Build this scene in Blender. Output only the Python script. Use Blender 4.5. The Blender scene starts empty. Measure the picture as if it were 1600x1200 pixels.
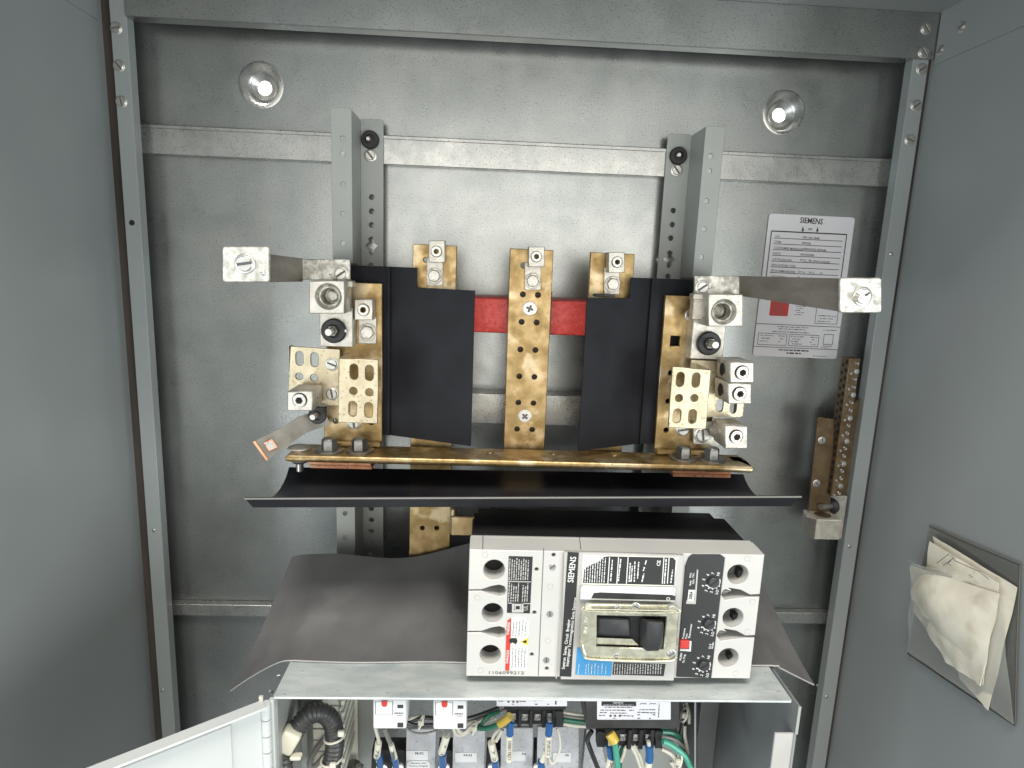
import bpy, bmesh, math, random
from mathutils import Vector, Matrix
random.seed(7)
R = math.radians; PI = math.pi
S = bpy.context.scene; C = S.collection

# ------------------------------------------------------------------ camera, light, exposure
F = 989.8; CX, CY = 800.0, 600.0; DIST = 0.80
RM = ((0.99855154, -0.03753639, -0.03854669),      # rows: picture right, picture down, view; columns: X, down, into the cabinet
      (0.02979355, 0.98232823, -0.18477983),
      (0.04480147, 0.18336374, 0.98202371))
cam_d = bpy.data.cameras.new('camera'); cam = bpy.data.objects.new('camera', cam_d); C.objects.link(cam)
cam_d.sensor_width = 36; cam_d.lens = 36 * F / 1600; cam_d.clip_start = 0.01; cam_d.clip_end = 50
def c2w(row): return Vector((row[0], row[2], -row[1]))
xr, dn, fw = c2w(RM[0]), c2w(RM[1]), c2w(RM[2])
cam.matrix_world = Matrix.Translation((0, -DIST, 0)) @ Matrix((( xr.x, -dn.x, -fw.x, 0), (xr.y, -dn.y, -fw.y, 0), (xr.z, -dn.z, -fw.z, 0), (0, 0, 0, 1)))
S.camera = cam

W = bpy.data.worlds.new('World'); S.world = W; W.use_nodes = True
bg = W.node_tree.nodes['Background']; bg.inputs[0].default_value = (0.92, 0.98, 1.0, 1); bg.inputs[1].default_value = 0.50
def area(name, loc, target, sx, sy, power, col):
    l = bpy.data.lights.new(name, 'AREA'); l.shape = 'RECTANGLE'; l.size = sx; l.size_y = sy; l.energy = power; l.color = col
    o = bpy.data.objects.new(name, l); C.objects.link(o); o.location = loc
    o.rotation_euler = (Vector(target) - Vector(loc)).to_track_quat('-Z', 'Y').to_euler(); return o
area('daylight_opening', (0.16, -2.6, -0.08), (0.1, 0, 0.0), 1.9, 1.45, 22, (1.0, 0.96, 0.89))
area('ceiling_light', (-0.05, -1.1, 1.35), (0, -0.25, -0.25), 1.1, 0.5, 40, (1.0, 0.97, 0.92))
area('side_light_far', (-1.5, -1.9, -0.65), (0.3, 0, -0.35), 1.0, 1.1, 24, (0.86, 0.96, 1.0))
area('side_light_near', (1.6, -1.9, -0.65), (-0.3, 0, -0.35), 1.0, 1.1, 30, (0.90, 0.97, 1.0))
S.view_settings.view_transform = 'Standard'; S.view_settings.look = 'None'; S.view_settings.exposure = 0; S.view_settings.gamma = 1

# ------------------------------------------------------------------ picture position + distance off the back panel -> place
def ray(px, py):
    a, b = (px - CX) / F, (py - CY) / F
    return xr * a + dn * b + fw
def P(px, py, h):
    r = ray(px, py); k = (DIST - h) / r.y
    return Vector((r.x * k, -h, r.z * k))
def PXp(px, py, X):
    r = ray(px, py); k = X / r.x
    return Vector((X, -DIST + r.y * k, r.z * k))
def PZp(px, py, Z):
    r = ray(px, py); k = Z / r.z
    return Vector((r.x * k, -DIST + r.y * k, Z))
def sc(h): return (DIST - h) / F          # metres per picture pixel at that distance

# ------------------------------------------------------------------ materials
def mk(name, col, met=0.0, rough=0.5, col2=None, var=0.5, vs=25, lo=0.35, hi=0.65, speck=None, ss=500, st=0.62, bump=0.0, bs=300, stretch=None, trans=0.0, spec=0.5, rvar=0.0, blotch=None, emis=None, alpha=1.0, coat=0, warp=0):
    m = bpy.data.materials.new(name); m.use_nodes = True; nt = m.node_tree; N = nt.nodes; L = nt.links
    b = N['Principled BSDF']; b.inputs['Metallic'].default_value = met; b.inputs['Roughness'].default_value = rough
    b.inputs['Base Color'].default_value = (*col, 1); b.inputs['Specular IOR Level'].default_value = spec
    b.inputs['Transmission Weight'].default_value = trans; b.inputs['Alpha'].default_value = alpha
    if coat: b.inputs['Coat Weight'].default_value = coat
    tc = N.new('ShaderNodeTexCoord'); src = tc.outputs['Object']
    if stretch:
        mp = N.new('ShaderNodeMapping'); mp.inputs['Scale'].default_value = stretch; L.new(src, mp.inputs[0]); src = mp.outputs[0]
    def noise(scale, detail=4):
        n = N.new('ShaderNodeTexNoise'); n.inputs['Scale'].default_value = scale; n.inputs['Detail'].default_value = detail; L.new(src, n.inputs['Vector']); return n
    def ramp(fac, a, c, p, q):
        r = N.new('ShaderNodeValToRGB'); r.color_ramp.elements[0].position = p; r.color_ramp.elements[1].position = q
        r.color_ramp.elements[0].color = (*a, 1); r.color_ramp.elements[1].color = (*c, 1); L.new(fac, r.inputs[0]); return r
    cur = None
    if col2:
        r = ramp(noise(vs).outputs[0], col, col2, lo, hi); cur = r.outputs[0]
    def mix(fac, second):
        nonlocal cur
        x = N.new('ShaderNodeMixRGB'); L.new(fac, x.inputs[0])
        if cur: L.new(cur, x.inputs[1])
        else: x.inputs[1].default_value = (*col, 1)
        x.inputs[2].default_value = (*second, 1); cur = x.outputs[0]
    if blotch:                               # (colour, scale, threshold)
        r = ramp(noise(blotch[1], 6).outputs[0], (0, 0, 0), (blotch[3],) * 3, blotch[2], blotch[2] + 0.08); mix(r.outputs[0], blotch[0])
    if speck:
        r = ramp(noise(ss, 2).outputs[0], (0, 0, 0), (0.8,) * 3, st, st + 0.1); mix(r.outputs[0], speck)
    if cur: L.new(cur, b.inputs['Base Color'])
    if rvar:
        r = ramp(noise(vs * 2.3).outputs[0], (max(rough - rvar, 0.05),) * 3, (min(rough + rvar, 1),) * 3, 0.3, 0.7); L.new(r.outputs[0], b.inputs['Roughness'])
    if bump:
        n = noise(bs, 3); u = N.new('ShaderNodeBump'); u.inputs['Strength'].default_value = bump; u.inputs['Distance'].default_value = 0.002
        L.new(n.outputs[0], u.inputs['Height']); L.new(u.outputs[0], b.inputs['Normal'])
        if warp:
            n2 = noise(warp[0], 1); w2 = N.new('ShaderNodeBump'); w2.inputs['Strength'].default_value = 1; w2.inputs['Distance'].default_value = warp[1]
            L.new(n2.outputs[0], w2.inputs['Height']); L.new(w2.outputs[0], u.inputs['Normal'])
    if emis:
        b.inputs['Emission Color'].default_value = (*emis, 1); b.inputs['Emission Strength'].default_value = 1
    return m
M = {}
M['galv'] = mk('galvanised_sheet', (.31, .325, .315), .86, .30, (.38, .39, .375), vs=14, speck=(.17, .165, .15), ss=620, st=.58, bump=.03, bs=330, rvar=.04, blotch=((.44, .45, .43), 8, .60, .3), warp=(2.6, .007))
M['bar_galv'] = mk('galvanised_crossbar', (.39, .395, .375), .84, .29, (.48, .48, .455), vs=30, speck=(.25, .245, .23), ss=560, st=.58, bump=.03, bs=330, rvar=.06, warp=(5, .006))
M['paint'] = mk('grey_enamel', (.26, .28, .275), .15, .42, (.28, .30, .295), vs=6, bump=.05, bs=900, rvar=.03)
M['rail'] = mk('rail_grey_paint', (.32, .33, .305), .1, .5, (.35, .36, .335), vs=18, bump=.06, bs=700)
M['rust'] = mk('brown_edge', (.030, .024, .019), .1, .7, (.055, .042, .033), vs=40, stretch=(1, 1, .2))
M['brass'] = mk('tin_plated_brass', (.26, .175, .07), .8, .40, (.42, .30, .145), vs=60, lo=.38, hi=.62, blotch=((.56, .45, .29), 30, .56, .8), speck=(.30, .20, .09), ss=190, st=.66, bump=.08, bs=160, rvar=.12)
M['pale'] = mk('zinc_yellow_plate', (.46, .39, .26), .78, .38, (.58, .51, .37), vs=60, lo=.3, hi=.7, speck=(.28, .21, .12), ss=300, st=.61, bump=.08, bs=260, rvar=.1)
M['zinc'] = mk('zinc_casting', (.47, .44, .38), .72, .46, (.60, .57, .51), vs=90, lo=.3, hi=.7, speck=(.36, .33, .27), ss=420, st=.6, bump=.15, bs=350, rvar=.1)
M['worn'] = mk('worn_zinc_strap', (.30, .285, .245), .7, .45, (.62, .60, .54), vs=110, lo=.42, hi=.62, speck=(.2, .18, .15), ss=300, st=.58, bump=.2, bs=300, rvar=.12)
M['strap'] = mk('dull_strap_and_shaded_arm', (.17, .155, .13), .65, .5, (.25, .23, .20), vs=50, bump=.1, bs=200, stretch=(1, .3, 1), rvar=.08)  # also on the bracket arms, with their shade in the colour
M['steel'] = mk('bright_screw', (.58, .565, .53), .9, .34, (.48, .465, .43), vs=120)
M['darksteel'] = mk('dark_steel_bolt', (.20, .195, .18), .85, .36, (.28, .27, .25), vs=150, rvar=.1)
M['copper'] = mk('raw_copper', (.72, .30, .15), .85, .4, (.78, .42, .26), vs=80, speck=(.3, .12, .05), ss=260, st=.62, bump=.1, bs=200)
M['bronze'] = mk('brown_plate', (.105, .070, .036), .6, .45, (.17, .12, .065), vs=60, speck=(.09, .05, .02), ss=260, st=.6, rvar=.1)
M['black'] = mk('black_fibre_sheet', (.009, .009, .012), 0, .36, (.015, .015, .018), vs=30, bump=.04, bs=900, speck=(.03, .03, .03), ss=900, st=.72, spec=.32)
M['black2'] = mk('matt_black_fibre', (.007, .007, .009), 0, .62, (.011, .011, .014), vs=30, bump=.04, bs=900, speck=(.03, .03, .03), ss=900, st=.74, spec=.25)
M['fish'] = mk('dusty_grey_fibre', (.092, .088, .086), 0, .8, (.118, .113, .110), vs=22, bump=.12, bs=700, blotch=((.15, .145, .14), 17, .60, .5))
M['rubber'] = mk('black_moulding', (.010, .010, .010), 0, .5, (.015, .014, .014), vs=60, bump=.03, bs=500)
M['hole'] = mk('painted_bore_shade', (.012, .010, .008), 0, .8)  # near-black colour on discs, painted for the shade inside holes
M['red'] = mk('red_insulator', (.50, .035, .026), 0, .45, (.60, .065, .05), vs=160, lo=.4, hi=.6, bump=.2, bs=260, speck=(.30, .02, .018), ss=400, st=.6)
M['plastic'] = mk('light_grey_moulding', (.47, .457, .428), 0, .42, (.51, .495, .462), vs=16, speck=(.40, .385, .35), ss=260, st=.68, bump=.05, bs=600)
M['plastic2'] = mk('grey_moulding', (.40, .385, .36), 0, .45, (.44, .425, .40), vs=30, bump=.05, bs=600)
M['relay'] = mk('white_relay_moulding', (.58, .58, .57), 0, .4, (.61, .61, .60), vs=30)
M['white'] = mk('white_print', (.66, .66, .63), 0, .5)
M['ink'] = mk('black_print', (.018, .018, .018), 0, .45)
M['inkgrey'] = mk('small_print_and_slot_shade', (.10, .10, .10), 0, .5)
M['cream'] = mk('cream_label', (.72, .70, .60), 0, .5)
M['sticker'] = mk('white_sticker', (.66, .64, .66), 0, .5, (.70, .68, .70), vs=10)
M['redp'] = mk('red_print', (.50, .035, .025), 0, .5)
M['yellow'] = mk('yellow_print', (.62, .50, .07), 0, .5)
M['blue'] = mk('blue_print', (.04, .24, .48), 0, .5)
M['shelf'] = mk('pale_zinc', (.50, .545, .53), .35, .38, (.66, .69, .67), vs=55, lo=.35, hi=.65, speck=(.24, .27, .25), ss=260, st=.66, bump=.12, bs=260, stretch=(.5, 1.5, 1), rvar=.08, blotch=((.36, .44, .46), 20, .55, .5))
M['boxin'] = mk('inner_box_paint', (.30, .31, .29), .15, .5, (.35, .36, .335), vs=20, bump=.05, bs=600)
M['boxdark'] = mk('plain_dark_steel', (.24, .25, .25), .3, .5, (.28, .29, .285), vs=14, blotch=((.16, .16, .15), 12, .58, .6), rvar=.05)
M['door'] = mk('white_enamel', (.54, .56, .54), 0, .4, (.58, .60, .58), vs=8, bump=.04, bs=700)
M['duct'] = mk('cream_duct_plastic', (.66, .65, .54), 0, .5, (.58, .57, .48), vs=30, bump=.03)
M['conduit'] = mk('dark_ribbed_plastic', (.035, .035, .033), 0, .35, (.055, .053, .05), vs=40)
M['clamp'] = mk('cream_clamp_plastic', (.60, .56, .45), 0, .42)
M['tie'] = mk('pale_nylon', (.62, .59, .49), 0, .35)
M['wgreen'] = mk('green_wire', (.015, .12, .07), 0, .35)
M['wgreen2'] = mk('bright_green_wire', (.05, .28, .19), 0, .35)
M['wwhite'] = mk('white_wire', (.52, .49, .41), 0, .4)
M['wgrey'] = mk('grey_wire', (.17, .165, .15), 0, .4)
M['wblack'] = mk('black_wire', (.018, .018, .018), 0, .35)
M['sleeve'] = mk('wire_marker_sleeve', (.62, .59, .49), 0, .45)
M['bcrimp'] = mk('blue_crimp', (.012, .085, .24), 0, .3, coat=.3)
M['ycrimp'] = mk('yellow_crimp', (.46, .32, .04), 0, .3, coat=.3)
M['greyp'] = mk('speckled_grey_plate', (.44, .44, .45), .3, .5, (.52, .52, .53), vs=60, speck=(.30, .30, .31), ss=330, st=.58, bump=.06, bs=400)
M['paper'] = mk('aged_paper', (.58, .53, .42), 0, .8, (.66, .62, .52), vs=26, blotch=((.40, .35, .27), 22, .58, .55), bump=.5, bs=45)
M['film'] = mk('clear_smoky_film', (.52, .52, .48), 0, .10, spec=.7, alpha=.26, coat=.8)
M['film2'] = mk('smoky_back_film', (.17, .17, .155), 0, .15, spec=.6, alpha=.40, coat=.5)
M['filmed'] = mk('film_seam', (.07, .065, .05), 0, .35)
M['whitewall'] = mk('white_wall', (.85, .85, .80), 0, .8)
M['lockplate'] = mk('nickel_plate', (.55, .53, .40), .75, .28, (.68, .66, .52), vs=70, speck=(.56, .55, .46), ss=300, st=.66, bump=.03, bs=200, rvar=.1)
M['toggle'] = mk('black_toggle', (.022, .022, .024), 0, .45, (.035, .035, .037), vs=50)

# ------------------------------------------------------------------ object helpers
def link(o, parent=None):
    C.objects.link(o)
    if parent is not None:
        o.parent = parent
        off = parent.location if parent.type == 'EMPTY' else Vector((0, 0, 0))
        o.matrix_parent_inverse = Matrix.Translation(-off)
    return o
def tag(o, label=None, cat=None, group=None, kind=None):
    if label: o['label'] = label
    if cat: o['category'] = cat
    if group: o['group'] = group
    if kind: o['kind'] = kind
    return o
def thing(name, label, cat, loc, group=None):
    e = bpy.data.objects.new(name, None); e.empty_display_size = .02; C.objects.link(e); e.location = loc
    return tag(e, label, cat, group)
def obj(name, me, mat, parent=None, smooth=None):
    if isinstance(mat, str): mat = M[mat]
    if not me.materials: me.materials.append(mat)
    o = bpy.data.objects.new(name, me); link(o, parent); return o
def inst(name, me, parent, loc, rot=(0, 0, 0), s=1.0):
    o = bpy.data.objects.new(name, me); C.objects.link(o)
    o.parent = parent
    off = parent.location if parent.type == 'EMPTY' else (parent.matrix_parent_inverse.inverted() @ Vector((0, 0, 0))) * 0
    if parent.type != 'EMPTY': o.matrix_parent_inverse = parent.matrix_basis.inverted()
    else: o.matrix_parent_inverse = Matrix.Translation(-off)
    o.location = loc; o.rotation_euler = rot; o.scale = (s, s, s); return o

class MB:
    def __init__(s): s.bm = bmesh.new()
    def box(s, x0, x1, y0, y1, z0, z1, bev=0, seg=1, mtx=None):
        if x0 > x1: x0, x1 = x1, x0
        if y0 > y1: y0, y1 = y1, y0
        if z0 > z1: z0, z1 = z1, z0
        t = bmesh.new(); bmesh.ops.create_cube(t, size=1)
        for v in t.verts: v.co = Vector(((x0 + x1) / 2 + v.co.x * (x1 - x0), (y0 + y1) / 2 + v.co.y * (y1 - y0), (z0 + z1) / 2 + v.co.z * (z1 - z0)))
        if bev: bmesh.ops.bevel(t, geom=t.edges[:], offset=min(bev, (x1 - x0) * .4, (y1 - y0) * .4, (z1 - z0) * .4), segments=seg, affect='EDGES', profile=.5)
        s._in(t, mtx); return s
    def _in(s, t, mtx=None):
        if mtx is not None: t.transform(mtx)
        me = bpy.data.meshes.new('t'); t.to_mesh(me); t.free(); s.bm.from_mesh(me); bpy.data.meshes.remove(me)
    def mesh(s, me, mtx=None):
        t = bmesh.new(); t.from_mesh(me); s._in(t, mtx); return s
    def lathe(s, prof, seg=24, mtx=None, hexa=False):       # axis = toward the viewer (-Y)
        t = bmesh.new(); rings = []
        n = 6 if hexa else seg
        for r, w in prof:
            if r < 1e-6: rings.append([t.verts.new((0, -w, 0))])
            else: rings.append([t.verts.new((r * math.cos(2 * PI * i / n), -w, r * math.sin(2 * PI * i / n))) for i in range(n)])
        for a, b in zip(rings, rings[1:]):
            if len(a) == 1 and len(b) == 1: continue
            for i in range(n):
                j = (i + 1) % n
                if len(a) == 1: t.faces.new((a[0], b[j], b[i]))
                elif len(b) == 1: t.faces.new((a[i], a[j], b[0]))
                else: t.faces.new((a[i], a[j], b[j], b[i]))
        bmesh.ops.recalc_face_normals(t, faces=t.faces[:])
        s._in(t, mtx); return s
    def tube(s, pts, r, seg=10, sm=6, rf=None, cap=True):
        q = smooth(pts, sm) if sm else [Vector(p) for p in pts]
        t = bmesh.new(); rings = []; up = Vector((0, 0, 1)); n = len(q); prev = None
        for i, p in enumerate(q):
            d = (q[min(i + 1, n - 1)] - q[max(i - 1, 0)]).normalized()
            if prev is None: a = d.cross(up if abs(d.z) < .9 else Vector((1, 0, 0))).normalized()
            else: a = (prev - d * prev.dot(d)).normalized()
            prev = a; b = d.cross(a)
            rr = rf(i, n) if rf else r
            rings.append([t.verts.new(p + (a * math.cos(2 * PI * k / seg) + b * math.sin(2 * PI * k / seg)) * rr) for k in range(seg)])
        for a, b in zip(rings, rings[1:]):
            for i in range(seg): t.faces.new((a[i], a[(i + 1) % seg], b[(i + 1) % seg], b[i]))
        if cap: t.faces.new(rings[0]); t.faces.new(rings[-1])
        bmesh.ops.recalc_face_normals(t, faces=t.faces[:])
        s._in(t); return s
    def me(s, name, mat=None, sm=True):
        me = bpy.data.meshes.new(name); s.bm.to_mesh(me); s.bm.free()
        if mat: me.materials.append(M[mat] if isinstance(mat, str) else mat)
        if sm:
            me.shade_smooth(); 
            try: me.set_sharp_from_angle(angle=R(35))
            except Exception: pass
        return me
    def build(s, name, mat, parent=None): return obj(name, s.me(name), mat, parent)

def smooth(pts, n=6):
    p = [Vector(a) for a in pts]
    if len(p) < 3: return [p[0].lerp(p[-1], i / n) for i in range(n + 1)]
    p = [p[0] * 2 - p[1]] + p + [p[-1] * 2 - p[-2]]; out = []
    for i in range(1, len(p) - 2):
        for k in range(n):
            t = k / n; a, b, c, d = p[i - 1:i + 3]
            out.append(.5 * ((2 * b) + (c - a) * t + (2 * a - 5 * b + 4 * c - d) * t * t + (3 * b - a - 3 * c + d) * t ** 3))
    out.append(p[-2]); return out

FRONT = Matrix.Rotation(R(90), 4, 'X')          # local x,y,z -> right, up, toward viewer
def circ(x, y, r, n=20, a0=0): return [(x + r * math.cos(a0 + 2 * PI * i / n), y + r * math.sin(a0 + 2 * PI * i / n)) for i in range(n)]
def slot(x, y, w, h, n=6):
    r = w / 2; d = max(h / 2 - r, 0)
    return [(x + r * math.cos(PI * i / n), y + d + r * math.sin(PI * i / n)) for i in range(n + 1)] + [(x + r * math.cos(PI + PI * i / n), y - d + r * math.sin(PI + PI * i / n)) for i in range(n + 1)]
def rnd(pts, r, n=4):
    out = []; m = len(pts)
    for i in range(m):
        a, b, c = Vector(pts[i - 1]), Vector(pts[i]), Vector(pts[(i + 1) % m])
        u, v = (a - b), (c - b); k = min(r, u.length * .45, v.length * .45); u.normalize(); v.normalize()
        s_, e = b + u * k, b + v * k
        for j in range(n + 1):
            t = j / n; q = s_.lerp(b, t).lerp(b.lerp(e, t), t); out.append((q.x, q.y))
    return out
def flat(outline, holes=(), t=.001, bev=0.0):     # mesh in local xy, centred on z
    cu = bpy.data.curves.new('c', 'CURVE'); cu.dimensions = '2D'; cu.fill_mode = 'BOTH'; cu.extrude = max(t / 2 - bev, 0); cu.bevel_depth = bev; cu.bevel_resolution = 0
    if bev: cu.offset = -bev
    for pts in [outline] + list(holes):
        sp = cu.splines.new('POLY'); sp.points.add(len(pts) - 1); sp.use_cyclic_u = True
        for p, q in zip(sp.points, pts): p.co = (q[0], q[1], 0, 1)
    o = bpy.data.objects.new('c', cu); me = bpy.data.meshes.new_from_object(o)
    bpy.data.objects.remove(o); bpy.data.curves.remove(cu)
    if t == 0: pass
    return me
def pl(name, px, h, t, mat, parent, holes=(), bev=.0003, rad=0, sm=False):
    """front-facing plate: outline and holes at picture positions on the plane h off the back panel"""
    o = [(P(a, b, h).x, P(a, b, h).z) for a, b in px]
    if rad: o = rnd(o, rad)
    k = sc(h); hs = []
    for q in holes:
        if q[0] == 'p': hs.append([(P(a, b, h).x, P(a, b, h).z) for a, b in q[1]]); continue
        p = P(q[1], q[2], h)
        if q[0] == 'c': hs.append(circ(p.x, p.z, q[3] * k))
        elif q[0] == 's': hs.append(slot(p.x, p.z, q[3] * k, q[4] * k))
        elif q[0] == 'r': hs.append([(p.x - q[3] * k / 2, p.z - q[4] * k / 2), (p.x + q[3] * k / 2, p.z - q[4] * k / 2), (p.x + q[3] * k / 2, p.z + q[4] * k / 2), (p.x - q[3] * k / 2, p.z + q[4] * k / 2)])
    me = flat(o, hs, t, bev)
    me.transform(Matrix.Translation((0, -(h - t / 2), 0)) @ FRONT)
    return obj(name, me, mat, parent)
def polyhole(pts): return ('p', pts, 0)
def B(name, a, b, c, d, hf, hb, mat, parent, bev=.0006):
    p, q = P(a, b, hf), P(c, d, hf)
    return MB().box(p.x, q.x, -hf, -hb, p.z, q.z, bev).build(name, mat, parent)
def quad(name, px, h, mat, parent, t=.0002, rad=0, bev=0): return pl(name, px, h, t, mat, parent, bev=bev, rad=rad)
def hull(name, pts8, mat, parent, bev=0):
    bm = bmesh.new(); vs = [bm.verts.new(p) for p in pts8]
    bmesh.ops.convex_hull(bm, input=vs)
    bmesh.ops.dissolve_limit(bm, angle_limit=R(2), verts=bm.verts[:], edges=bm.edges[:])
    if bev: bmesh.ops.bevel(bm, geom=bm.edges[:], offset=bev, segments=1, affect='EDGES')
    m = MB(); m._in(bm); return m.build(name, mat, parent)
def strip(name, pts, t, mat, parent, mapf, bev=0):    # ribbon through pts (list of rows of 3-D points), solidified
    bm = bmesh.new(); rows = [[bm.verts.new(p) for p in row] for row in pts]
    for a, b in zip(rows, rows[1:]):
        for i in range(len(a) - 1): bm.faces.new((a[i], a[i + 1], b[i + 1], b[i]))
    bmesh.ops.recalc_face_normals(bm, faces=bm.faces[:])
    bmesh.ops.solidify(bm, geom=bm.faces[:], thickness=t)
    m = MB(); m._in(bm); return m.build(name, mat, parent)
def text(s, size, loc, mat, parent, ang=0, name='lettering', w=None, align='CENTER', mtx=None, ex=.00008, bold=0.0):
    cu = bpy.data.curves.new('f', 'FONT'); cu.body = s; cu.size = size; cu.align_x = align; cu.align_y = 'CENTER'; cu.extrude = ex; cu.resolution_u = 2; cu.offset = bold * .45
    o = bpy.data.objects.new('f', cu); me = bpy.data.meshes.new_from_object(o); bpy.data.objects.remove(o); bpy.data.curves.remove(cu)
    if w and me.vertices:
        xs = [v.co.x for v in me.vertices]; k = w / max(max(xs) - min(xs), 1e-6); me.transform(Matrix.Diagonal((k, 1, 1, 1)))
    me.transform(mtx if mtx is not None else Matrix.Translation(loc) @ FRONT @ Matrix.Rotation(ang, 4, 'Z'))
    return obj(name, me, mat, parent)
def T(s, px, py, h, hgt_px, mat, parent, ang=0, w_px=None, bold=0.0, name='lettering'):
    return text(s, hgt_px * sc(h) * 1.38, P(px, py, h), mat, parent, ang, w=w_px * sc(h) if w_px else None, bold=bold * sc(h), name=name)
def dashes(name, rows, h, mat, parent, vertical=False, th=1.2, seed=1, t=.00012):
    """rows of word-like strokes for print too small to read: rows = (x0,y0,x1,y1) in picture px along the line"""
    rg = random.Random(seed); m = MB()
    for x0, y0, x1, y1 in rows:
        a, b = P(x0, y0, h), P(x1, y1, h); L = (b - a).length; d = (b - a).normalized(); n = Vector((-d.z, 0, d.x)); s_ = 0; hw = th * sc(h) / 2
        while s_ < L:
            e = min(L, s_ + rg.uniform(2, 8) * sc(h)); jit = rg.uniform(.7, 1.1)
            p0, p1 = a + d * s_, a + d * e
            bm = m.bm; vs = [bm.verts.new(v + Vector((0, -t, 0))) for v in (p0 - n * hw * jit, p1 - n * hw * jit, p1 + n * hw * jit, p0 + n * hw * jit)]
            bm.faces.new(vs); s_ = e + rg.uniform(.8, 1.8) * sc(h)
    return m.build(name, mat, parent)

# ------------------------------------------------------------------ shared fastener meshes (unit radius 1 mm scale, axis to the viewer)
mm = .001
def me_slot(r=5 * mm, t=2.2 * mm, w=.17, washer=True, hexa=False, ang=0):
    m = MB()
    if washer: m.lathe([(0, 0), (r * 1.28, 0), (r * 1.28, .5 * mm), (r * 1.2, .75 * mm), (r, .75 * mm)], 24)
    prof = [(r, 0), (r, t * .5), (r * .93, t * .62), (0, t * .62)]
    m.lathe(prof, 24, hexa=hexa)
    a = w * r
    for sgn in (1, -1):                       # two halves of the head either side of the slot
        th0 = math.asin(w); pts = [(r * .93 * math.cos(th0 + (PI - 2 * th0) * i / 10), sgn * r * .93 * math.sin(th0 + (PI - 2 * th0) * i / 10)) for i in range(11)]
        me = flat(pts, (), t * .42, t * .08); me.transform(FRONT @ Matrix.Translation((0, 0, t * .82))); m.mesh(me)
    m2 = m.me('screw'); m2.transform(Matrix.Rotation(ang, 4, 'Y')); return m2
def me_cross(r=7 * mm, t=2 * mm):
    m = MB(); m.lathe([(0, 0), (r, 0), (r, t * .5), (r * .9, t * .6), (0, t * .6)], 24)
    a, b = r * .14, r * .5
    plus = [(-b, -a), (-a, -a), (-a, -b), (a, -b), (a, -a), (b, -a), (b, a), (a, a), (a, b), (-a, b), (-a, a), (-b, a)]
    me = flat(circ(0, 0, r * .9, 24), [plus], t * .5, t * .08); me.transform(FRONT @ Matrix.Translation((0, 0, t * .85))); m.mesh(me)
    return m.me('screw')
def me_hex(r=6 * mm, t=5 * mm, washer=1.35, stub=0, dome=True):
    m = MB(); m.lathe([(0, 0), (r * washer, 0), (r * washer, 1 * mm), (r * washer * .95, 1.3 * mm), (r * .9, 1.3 * mm)], 24)
    m.lathe([(r, 1 * mm), (r * 1.1, 1 * mm), (r * 1.1, t * .85), (r * .98, t), (0, t)], hexa=True)
    if stub: m.lathe([(r * .55, t), (r * .55, t + stub * .9), (r * .48, t + stub), (0, t + stub)], 16)
    elif dome: m.lathe([(r * .92, t * .98), (r * .85, t * 1.06), (0, t * 1.08)], 20)
    return m.me('bolt')
def me_socket(r=6 * mm, t=3 * mm, mat='steel'):
    m = MB(); hexg = circ(0, 0, r * .52, 6)
    me = flat(circ(0, 0, r, 28), [hexg], t, t * .12); me.transform(FRONT @ Matrix.Translation((0, 0, t / 2))); m.mesh(me)
    return m.me('set_screw')
def me_rubber(r=9 * mm):
    m = MB(); m.lathe([(0, 0), (r, 0), (r, 3 * mm), (r * .9, 4 * mm), (r * .55, 4 * mm), (r * .5, 2 * mm), (0, 2 * mm)], 32); return m.me('insulating_washer')
def paint_slot_shade(me, r, y0):
    me.materials.append(M['inkgrey'])  # recess floors coloured near-black to stand in for the shade in them
    for p in me.polygons:
        c = p.center
        if abs(-c.y - y0) < 1e-5 and abs(p.normal.y) > .9 and math.hypot(c.x, c.z) < r: p.material_index = 1
SL = {}
for i, a in enumerate((-35, 50, -10, 80, 20)):
    SL[i] = me_slot(ang=R(a)); SL[i].materials.append(M['steel']); paint_slot_shade(SL[i], 4.5 * mm, 2.2 * mm * .62)
CR = me_cross(); CR.materials.append(M['steel']); paint_slot_shade(CR, 6 * mm, 1.2 * mm)
HX = me_hex(); HX.materials.append(M['zinc'])
HXD = me_hex(6.5 * mm, 11 * mm, 1.95, 0); HXD.materials.append(M['darksteel'])
SK = me_socket(); SK.materials.append(M['steel'])
RB = me_rubber(); RB.materials.append(M['rubber'])
STUB = MB().lathe([(0, 0), (5.5 * mm, 0), (5.5 * mm, 5 * mm), (5 * mm, 5.6 * mm), (3.4 * mm, 5.6 * mm)], hexa=True).me('nut', 'darksteel')
BOLTEND = MB().lathe([(0, 0), (3.2 * mm, 0), (3.2 * mm, 13 * mm), (2.7 * mm, 14 * mm), (0, 14 * mm)], 16).me('bolt', 'steel')
RIVET = MB().lathe([(0, 0), (2.4 * mm, 0), (2.2 * mm, .9 * mm), (1.2 * mm, 1.5 * mm), (0, 1.6 * mm)], 14).me('rivet', 'steel')
def put(name, me, parent, px, py, h, r_px=None, base=5 * mm, rot=0):
    return inst(name, me, parent, P(px, py, h), (0, rot, 0), (r_px * sc(h) / base) if r_px else 1)

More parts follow.
